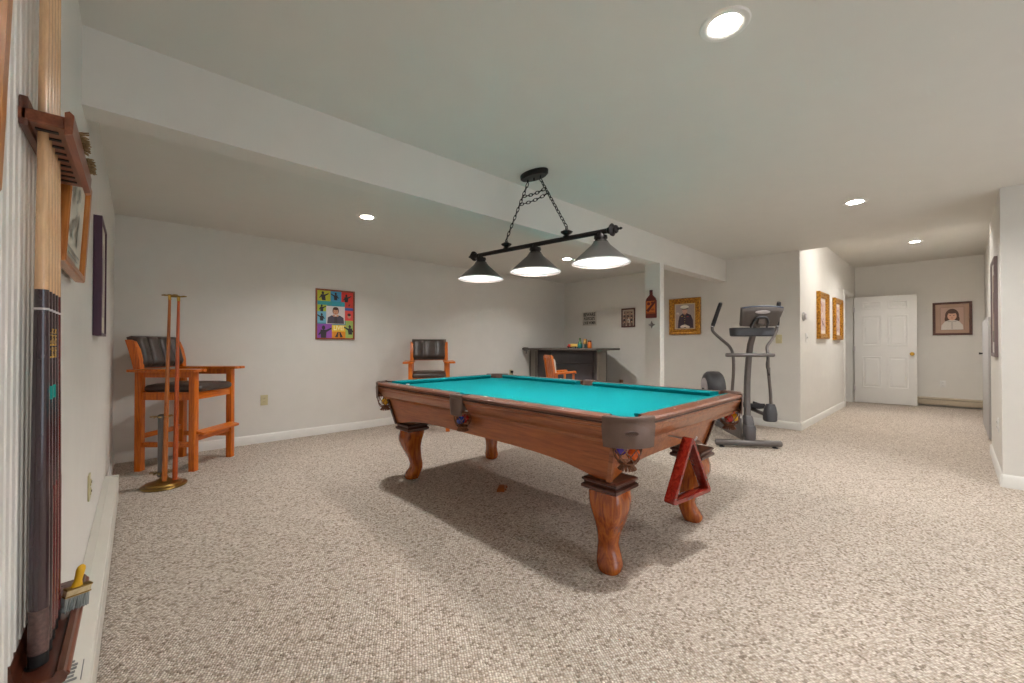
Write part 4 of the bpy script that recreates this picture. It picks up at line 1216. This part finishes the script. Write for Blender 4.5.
prof = [(0, 0), (.060, 0), (.074, .004), (.078, .014), (.072, .024), (.064, .026), (.060, .018), (.02, .016), (.016, .03), (.012, .06), (0, .062)]
MB().loft([[Vector((x, yy, z)) for x, z in prof] for yy in (-.02, LW + .01)]).build('ledge', M['rack_dark'], lo, 20)
for yy in ys:
    MB().lathe([(.0165, .0165), (.017, .0172), (.012, .0165)], (.036, yy + .012, 0), 16, caps=False).build('cue_cup', M['black'], lo)
MB().tube([(.075, -.015, .014), (.075, LW + .005, .014)], .005, 8).build('bead_moulding', M['rack'], lo)
def cue(k, lab, but, inlay=True, label_txt=None):
    x0, y0 = XL + .036, RY0 + ys[k] + .012
    t = thing('pool_cue', lab, 'pool cue', (x0, y0, .548), 0, 'cues in the wall rack')
    kn = [(0, .0132), (.30, .0122), (.55, .0102), (.72, .0090), (1.0, .0068), (1.25, .0060), (1.47, .0058)]
    def r(z):
        for (a, ra), (b, rb) in zip(kn[:-1], kn[1:]):
            if z <= b: return ra + (rb - ra) * (z - a) / (b - a)
        return kn[-1][1]
    def segm(nm, z0, z1, m, d=0, e=0):
        MB().lathe([(r(z0) + d - e, z0), (r(z0) + d, z0 + .0006), (r((z0 + z1) / 2) + d, (z0 + z1) / 2), (r(z1) + d, z1 - .0006), (r(z1) + d - e, z1)], (0, 0, 0), 18).build(nm, m, t, 40)
    segm('bumper', 0, .022, M['black'], 0, .003)
    segm('butt', .022, .10, M['cue_wrap'] if k == 0 else but[0])
    segm('wrap', .10, .30, but[0], .0003)
    segm('forearm', .30, .635, but[1])
    if inlay: segm('inlay_ring', .470, .495, M['cue_teal'], .0004)
    segm('joint_ring', .635, .639, M['silver'], .0004)
    segm('collar', .639, .672, but[1])
    segm('shaft', .672, 1.0, M['maple']); segm('shaft', 1.0, 1.445, M['maple'])
    segm('tip', 1.445, 1.462, M['white_plastic'])
    if label_txt:
        lt = lettering(label_txt, t, (.0, 0, .51), .0125, M['gold_ink'], rot=(0, 0, 0), sx=1)
        me = lt.data
        # wrap the writing round the butt, reading upwards, towards the room
        a0 = -.30
        for v in me.vertices:
            s, hgt, dep = v.co.x, v.co.y, v.co.z
            an = a0 - hgt / .0100
            rr = r(.54) + .0005 + dep * .3
            v.co = Vector((rr * math.cos(an), rr * math.sin(an), s * .62))
        lt.location = (0, 0, .575)
    return t
D, Rr = M['cue_dark'], M['cue_red']
cue(0, 'dark butted pool cue in the first slot of the wall rack, nearest the ribbed panel', (D, D), False)
cue(1, 'pool cue with gold lettering in the second slot of the wall rack', (D, D), True, "Bone's Billiard Inc")
cue(2, 'pool cue with gold lettering in the third slot of the wall rack', (Rr, D), True, "Bone's Billiard Inc")
cue(3, 'pool cue in the fourth slot of the wall rack', (Rr, D), False)
cue(4, 'pool cue with a dark red butt in the fifth slot, last in the wall rack', (Rr, Rr), False)
# two straw whisk brushes hooked over the front of the upper rack
for k, (yy, lb_) in enumerate(((RY0 + .17, 'straw bristled brush on the upper cue rack, nearer the cues'), (RY0 + .325, 'straw bristled brush on the upper cue rack, at its far end'))):
    t = thing('straw_brush', lb_, 'brush', (XL + DP - .010, yy, ZR + .020), 0, 'brushes on the cue rack')
    mb = MB(); r = random.Random(20 + k)
    for i in range(110):
        a, b = r.uniform(-.030, .030), r.uniform(-.012, .012)
        mb.tube([(0.0, a * .7, b * .6), (.018 + r.uniform(0, .010), a * 1.1, b - .004 + r.uniform(-.006, .006))], [.0022, .0014], 4)
    mb.build('bristles', M['straw'], t, 0)
    MB().box((-.012, 0, .0), (.024, .07, .026), bev=.006).build('brush_block', M['rack_dark'], t)
    MB().tube([(-.006, -.036, .012), (.002, -.036, 0), (-.006, -.036, -.012)], .002, 5).tube([(.004, -.03, .010), (.004, .03, .010)], .0016, 5).build('binding_wire', M['brass'], t)
# table brush with a yellow handle on the lower ledge
t = thing('paint_brush', 'yellow handled brush with grey bristles on the far end of the lower cue ledge', 'brush', (XL + .064, 1.285, .550), math.radians(-58))
t.scale = (.85, .85, .85)
tl = Matrix.Rotation(-.14, 4, 'X') @ Matrix.Rotation(.12, 4, 'Y')
mb = MB().box((0, 0, .050), (.015, .050, .022), bev=.002); mb.bm.transform(tl); mb.build('ferrule', M['wood_pale'], t)
mb = MB(); mb.box((0, 0, .043), (.0165, .0515, .003)); mb.box((0, 0, .060), (.0165, .0515, .003)); mb.bm.transform(tl); mb.build('ferrule_band', M['brass'], t)
mb = MB(); r = random.Random(4)
for i in range(170):
    a, b = r.uniform(-.024, .024), r.uniform(-.006, .006)
    mb.tube([(b, a, .044), (b * 1.6 + r.uniform(-.002, .002), a * 1.08 + r.uniform(-.003, .003), .004 + r.uniform(0, .006))], [.0015, .0011], 4)
mb.bm.transform(tl); mb.build('bristles', M['bristle'], t, 0)
mb = MB()
S = [(.060, .013, .006), (.066, .011, .007), (.076, .008, .007), (.090, .0085, .0075), (.102, .0095, .007), (.110, .008, .005), (.114, .003, .002)]
mb.loft([[Vector((d * math.cos(2 * PI * j / 14), w * math.sin(2 * PI * j / 14) - .004, z)) for j in range(14)] for z, w, d in S]); mb.bm.transform(tl); mb.build('handle', M['yellow'], t, 50)


# ------------------------------------------------------------------ elliptical trainer
def smooth_path(pts, n=6):
    pts = [Vector(p) for p in pts]; out = []
    for i in range(len(pts) - 1):
        p0, p1, p2, p3 = pts[max(i - 1, 0)], pts[i], pts[i + 1], pts[min(i + 2, len(pts) - 1)]
        for k in range(n):
            t = k / n
            out.append(.5 * ((2 * p1) + (p2 - p0) * t + (2 * p0 - 5 * p1 + 4 * p2 - p3) * t * t + (3 * p1 - p0 - 3 * p2 + p3) * t ** 3))
    return out + [pts[-1]]
el = thing('elliptical_trainer', 'grey elliptical exercise machine standing beyond the pool table', 'exercise machine', (4.92, 1.54, 0), math.radians(38.5))
MB().tube([(0, .335, .05), (0, .325, .05), (0, -.325, .05), (0, -.335, .05)], [.026, .034, .034, .026], 16).build('front_stabilizer', M['grey_metal'], el, 40)
for s in (-1, 1):
    MB().lathe([(.026, 0), (.028, .003), (.026, .010), (.010, .014), (.010, .03)], (-.0, s * .27, 0), 14).build('rubber_foot', M['rubber'], el)
MB().tube([(.02, 0, .085), (.5, 0, .075), (1.32, 0, .075)], .034, 12).build('floor_rail', M['grey_metal'], el)
MB().tube([(1.36, .27, .05), (1.36, .26, .05), (1.36, -.26, .05), (1.36, -.27, .05)], [.026, .034, .034, .026], 16).build('rear_stabilizer', M['grey_metal'], el)
for s in (-1, 1):
    MB().lathe([(.026, 0), (.028, .003), (.026, .010), (.010, .014), (.010, .03)], (1.36, s * .22, 0), 14).build('rubber_foot', M['rubber'], el)
def rrect(w, d, n=6, r=.3):
    out = []
    rad = min(w, d) * r
    for cx, cy, a0 in ((w / 2 - rad, d / 2 - rad, 0), (-w / 2 + rad, d / 2 - rad, PI / 2), (-w / 2 + rad, -d / 2 + rad, PI), (w / 2 - rad, -d / 2 + rad, 1.5 * PI)):
        out += [(cx + rad * math.cos(a0 + k * PI / 2 / (n - 1)), cy + rad * math.sin(a0 + k * PI / 2 / (n - 1))) for k in range(n)]
    return out
def stack(mb, secs):
    mb.loft([[Vector((x + p[0], y + p[1], z)) for p in rrect(w, d)] for x, y, z, w, d in secs]); return mb
# moulded shroud at the foot of the mast
stack(MB(), [(.04, -.03, .075, .10, .085), (.045, -.03, .09, .12, .105), (.05, -.03, .20, .13, .115), (.055, -.03, .235, .12, .105)]).build('lower_shroud', M['grey_plastic'], el, 40)
stack(MB(), [(.06, -.03, .228, .12, .085), (.07, -.03, .25, .12, .092), (.085, -.03, .315, .11, .088), (.09, -.03, .335, .09, .075)]).build('upper_shroud', M['grey_plastic'], el, 40)
MB().prism([Vector((.08, .05, .09)), Vector((.42, .05, .07)), Vector((.30, .05, .16)), Vector((.16, .05, .30)), Vector((.09, .05, .30))], (0, -.02, 0)).build('frame_gusset', M['grey_metal'], el, bev=.004)
mast = [(.092, -.030, .32), (.10, -.028, .50), (.085, -.025, .70), (.06, -.024, .86), (.03, -.023, 1.0), (0, -.026, 1.12), (-.05, -.034, 1.23), (-.105, -.044, 1.31), (-.155, -.05, 1.365), (-.185, -.051, 1.395)]
mb = MB()
rr_ = []
for i, p in enumerate(mast):
    a = Vector(mast[max(i - 1, 0)]); b = Vector(mast[min(i + 1, len(mast) - 1)])
    t_ = (b - a).normalized(); s_ = Vector((0, 1, 0)); s_ = (s_ - t_ * s_.dot(t_)).normalized(); u_ = t_.cross(s_)
    w_ = .062 - .012 * i / len(mast)
    rr_.append([Vector(p) + s_ * q[0] + u_ * q[1] for q in rrect(w_, .058)])
mb.loft(rr_).build('mast', M['grey_metal'], el, 40)
# console seen from behind
con = [Vector((0, 0, 0))]
mb = MB()
def cring(x, z0, z1, hw0, hw1, crown=.02):
    pts = []
    for k in range(9):      # top edge, gently domed
        t = -1 + 2 * k / 8
        pts.append(Vector((x, t * hw1, z1 + crown * (1 - t * t))))
    for k in range(9):
        t = 1 - 2 * k / 8
        pts.append(Vector((x, t * hw0, z0 - .006 * (1 - t * t))))
    return pts
secs = [(.035, .03, .188, .160, .185), (.028, .008, .206, .176, .2), (-.006, .0, .212, .18, .205), (-.024, .010, .20, .17, .2), (-.034, .04, .17, .14, .17)]
mb.loft([cring(x, z0, z1, a, b) for x, z0, z1, a, b in secs])
cm = Matrix.Translation((-.125, -.052, 1.322)) @ Matrix.Rotation(-.52, 4, 'Y')
mb.bm.transform(cm)
console = mb.build('console', M['console'], el, 40)
mb = MB(); mb.tube([cm @ Vector((-.004, -.196 + .392 * k / 12, .214 + .019 * (1 - (2 * k / 12 - 1) ** 2))) for k in range(13)], .012, 10, flat=.6); mb.build('top_rim', M['rim_blue'], console)
mb = MB(); mb.lathe([(.072, 0), (.070, .004), (0, .006)], (0, 0, 0), 30, Matrix.Rotation(-PI / 2, 3, 'Y') @ Matrix.Diagonal(Vector((.27, 1, 1))))
mb.bm.transform(cm @ Matrix.Translation((-.033, 0, .178)) @ Matrix.Rotation(-.1, 4, 'Y')); mb.build('badge', M['silver'], console)
mb = MB(); mb.box((.036, 0, .105), (.004, .26, .10), bev=.002); mb.bm.transform(cm); mb.build('screen', M['black'], console)
# horseshoe bracket behind the console
mb = MB()
mb.tube([cm @ p for p in smooth_path([(-.025, -.078, .0), (-.046, -.074, .06), (-.050, -.045, .118), (-.050, 0, .130), (-.050, .045, .118), (-.046, .074, .06), (-.025, .078, .0)])], .011, 10)
mb.build('console_bracket', M['dark_plastic'], el, 50)
mb = MB(); mb.loft([[cm @ Vector((x, p[0], z + p[1] * .2)) for p in rrect(w, d)] for x, z, w, d in ((-.02, .02, .07, .10), (-.06, .06, .062, .10), (-.058, .10, .05, .08), (-.03, .115, .04, .06))])
mb.build('mast_head', M['grey_metal'], el, 40)
# tray with bottle holder
mb = MB()
tray = []
for z, g in ((1.212, -.03), (1.222, -.005), (1.295, .006), (1.305, .0)):
    tray.append([Vector((-.06 + p[0], -.017 + p[1], z)) for p in rrect(.14 + g, .44 + g, 8, .48)])
mb.loft(tray, caps=False); mb.loft([tray[0], tray[1]], caps=False)
mb.loft([tray[-1], [p + (Vector((-.06, -.017, p.z)) - p) * .10 for p in tray[-1]], [p + (Vector((-.06, -.017, p.z)) - p) * .12 - Vector((0, 0, .05)) for p in tray[-1]]], caps=False)
mb.bm.faces.new([v for v in mb.bm.verts][:len(tray[0])][::-1])
mb.build('accessory_tray', M['dark_plastic'], el, 40)
MB().tube([(-.02, .235, 1.01), (-.02, .225, 1.01), (-.02, -.25, 1.01), (-.02, -.26, 1.01)], [.016, .021, .021, .016], 14).build('pivot_bar', M['grey_metal'], el, 40)
for pts, gt, gb in (([(.20, .298, 1.35), (.20, .296, 1.28), (.13, .235, 1.19), (.05, .168, 1.10), (.0, .152, 1.01), (.03, .135, .85), (.12, .118, .60), (.14, .115, .40)], (.20, .206, 1.614), (.20, .299, 1.335)),
                    ([(.20, -.386, 1.35), (.20, -.376, 1.27), (.13, -.30, 1.18), (.05, -.218, 1.10), (.0, -.203, 1.01), (.02, -.214, .85), (.08, -.26, .60), (.10, -.275, .43)], (.20, -.407, 1.615), (.20, -.385, 1.335))):
    MB().tube(smooth_path(pts), .0165, 12).build('moving_arm', M['grey_metal'], el, 50)
    a, b = Vector(gt), Vector(gb); d = (a - b).normalized()
    g = MB().tube([b, b + d * .008, a - d * .03, a - d * .015], [.018, .022, .022, .019], 14).build('grip', M['rubber'], el, 40)
    MB().tube([a - d * .018, a - d * .008, a], [.019, .018, .010], 14).build('grip_cap', M['chrome'], g)
    MB().tube([b - d * .010, b + d * .002], .0195, 14).build('grip_collar', M['chrome'], g)
for s, y in ((1, .125), (-1, -.272)):
    stack(MB(), [(.12, y, .272, .10, .10), (.12, y, .285, .13, .118), (.115, y, .36, .13, .12), (.11, y, .43, .10, .10), (.105, y, .465, .07, .075)]).build('arm_joint_cover', M['dark_plastic'], el, 45)
    ye = -.017 + s * .15
    MB().tube([(.14, y, .33), (.40, y * .96, .335), (1.18, ye, .46 if s > 0 else .40)], .022, 12).build('foot_rail', M['grey_metal'], el)
    mb = stack(MB(), [(.56, y * .97 - s * .0, .365, .30, .10), (.56, y * .97, .372, .36, .15), (.56, y * .97, .385, .37, .16)])
    mb.box((.40, y * .97, .405), (.02, .15, .05), bev=.006); mb.box((.56, y * .97 + .074, .40), (.32, .012, .03), bev=.004); mb.box((.56, y * .97 - .074, .40), (.32, .012, .03), bev=.004)
    mb.build('pedal', M['rubber'], el, 40)
    MB().tube([(1.18, ye, .46 if s > 0 else .40), (1.2, -.017 + s * .125, .52)], .02, 10).build('crank', M['dark_plastic'], el)
ax = Matrix.Rotation(PI / 2, 3, 'X')
MB().lathe([(.10, -.112), (.155, -.115), (.175, -.112), (.215, -.098), (.238, -.07), (.242, 0), (.238, .07), (.215, .098), (.175, .112), (.155, .115), (.10, .112)], (1.2, -.017, .515), 44, ax).build('drive_housing', M['dark_plastic'], el, 50)
for s in (-1, 1):
    mb = MB(); mb.lathe([(.150, .112), (.150, .119), (.10, .121), (.03, .121), (.028, .128), (0, .128)], (0, 0, 0), 36, Matrix.Rotation(-s * PI / 2, 3, 'X'))
    mb.bm.transform(Matrix.Translation((1.2, -.017, .515))); mb.build('crank_disc', M['silver'], el, 40)
stack(MB(), [(1.2, -.017, .09, .30, .16), (1.2, -.017, .14, .26, .16), (1.2, -.017, .30, .16, .15)]).build('housing_base', M['dark_plastic'], el, 40)
MB().tube(smooth_path([(-.03, -.19, 1.0), (-.05, -.165, .93), (-.04, -.17, .88), (.0, -.20, .84), (.02, -.215, .80)]), .005, 6).build('sensor_cable', M['black'], el)
MB().box((.028, -.222, .83), (.03, .022, .09), bev=.005).build('arm_clip', M['black'], el)

# ------------------------------------------------------------------ folded table along the hall wall
ft = thing('folding_table', 'pale grey folded panel table standing on edge along the right hall wall', 'folding table', (7.25, -.335, 0))
MB().box((.8, .018, .745), (1.55, .026, 1.43), bev=.004).build('table_panel', M['fold'], ft)
MB().box((.82, .066, .735), (1.50, .026, 1.43), bev=.004).build('table_panel', M['fold'], ft)
MB().box((.82, .042, .72), (1.40, .018, 1.36)).build('gap_shade', M['slot'], ft)  # dark sheet standing in for the shade between the two panels
MB().tube([(1.50, .078, 1.0), (1.50, .115, 1.0)], [.010, .016], 12).build('latch_knob', M['steel_dark'], ft)

# ------------------------------------------------------------------ world, camera
w = bpy.data.worlds.new('World'); scn.world = w; w.use_nodes = True
w.node_tree.nodes['Background'].inputs[0].default_value = (.78, .89, 1, 1)
w.node_tree.nodes['Background'].inputs[1].default_value = .3
cam = bpy.data.cameras.new('Camera'); co = bpy.data.objects.new('Camera', cam); COL.objects.link(co)
cam.sensor_width = 36; cam.sensor_fit = 'HORIZONTAL'; cam.lens = 408 / 1024 * 36; cam.clip_start = .02; cam.clip_end = 60
co.location = (0, 0, 1.12)
co.rotation_euler = (PI / 2 + math.radians(.48), 0, -math.radians(42.6))
scn.camera = co
vs = scn.view_settings
vs.view_transform = 'Standard'; vs.look = 'None'; vs.gamma = 1; vs.use_curve_mapping = False
vs.exposure = 3.12
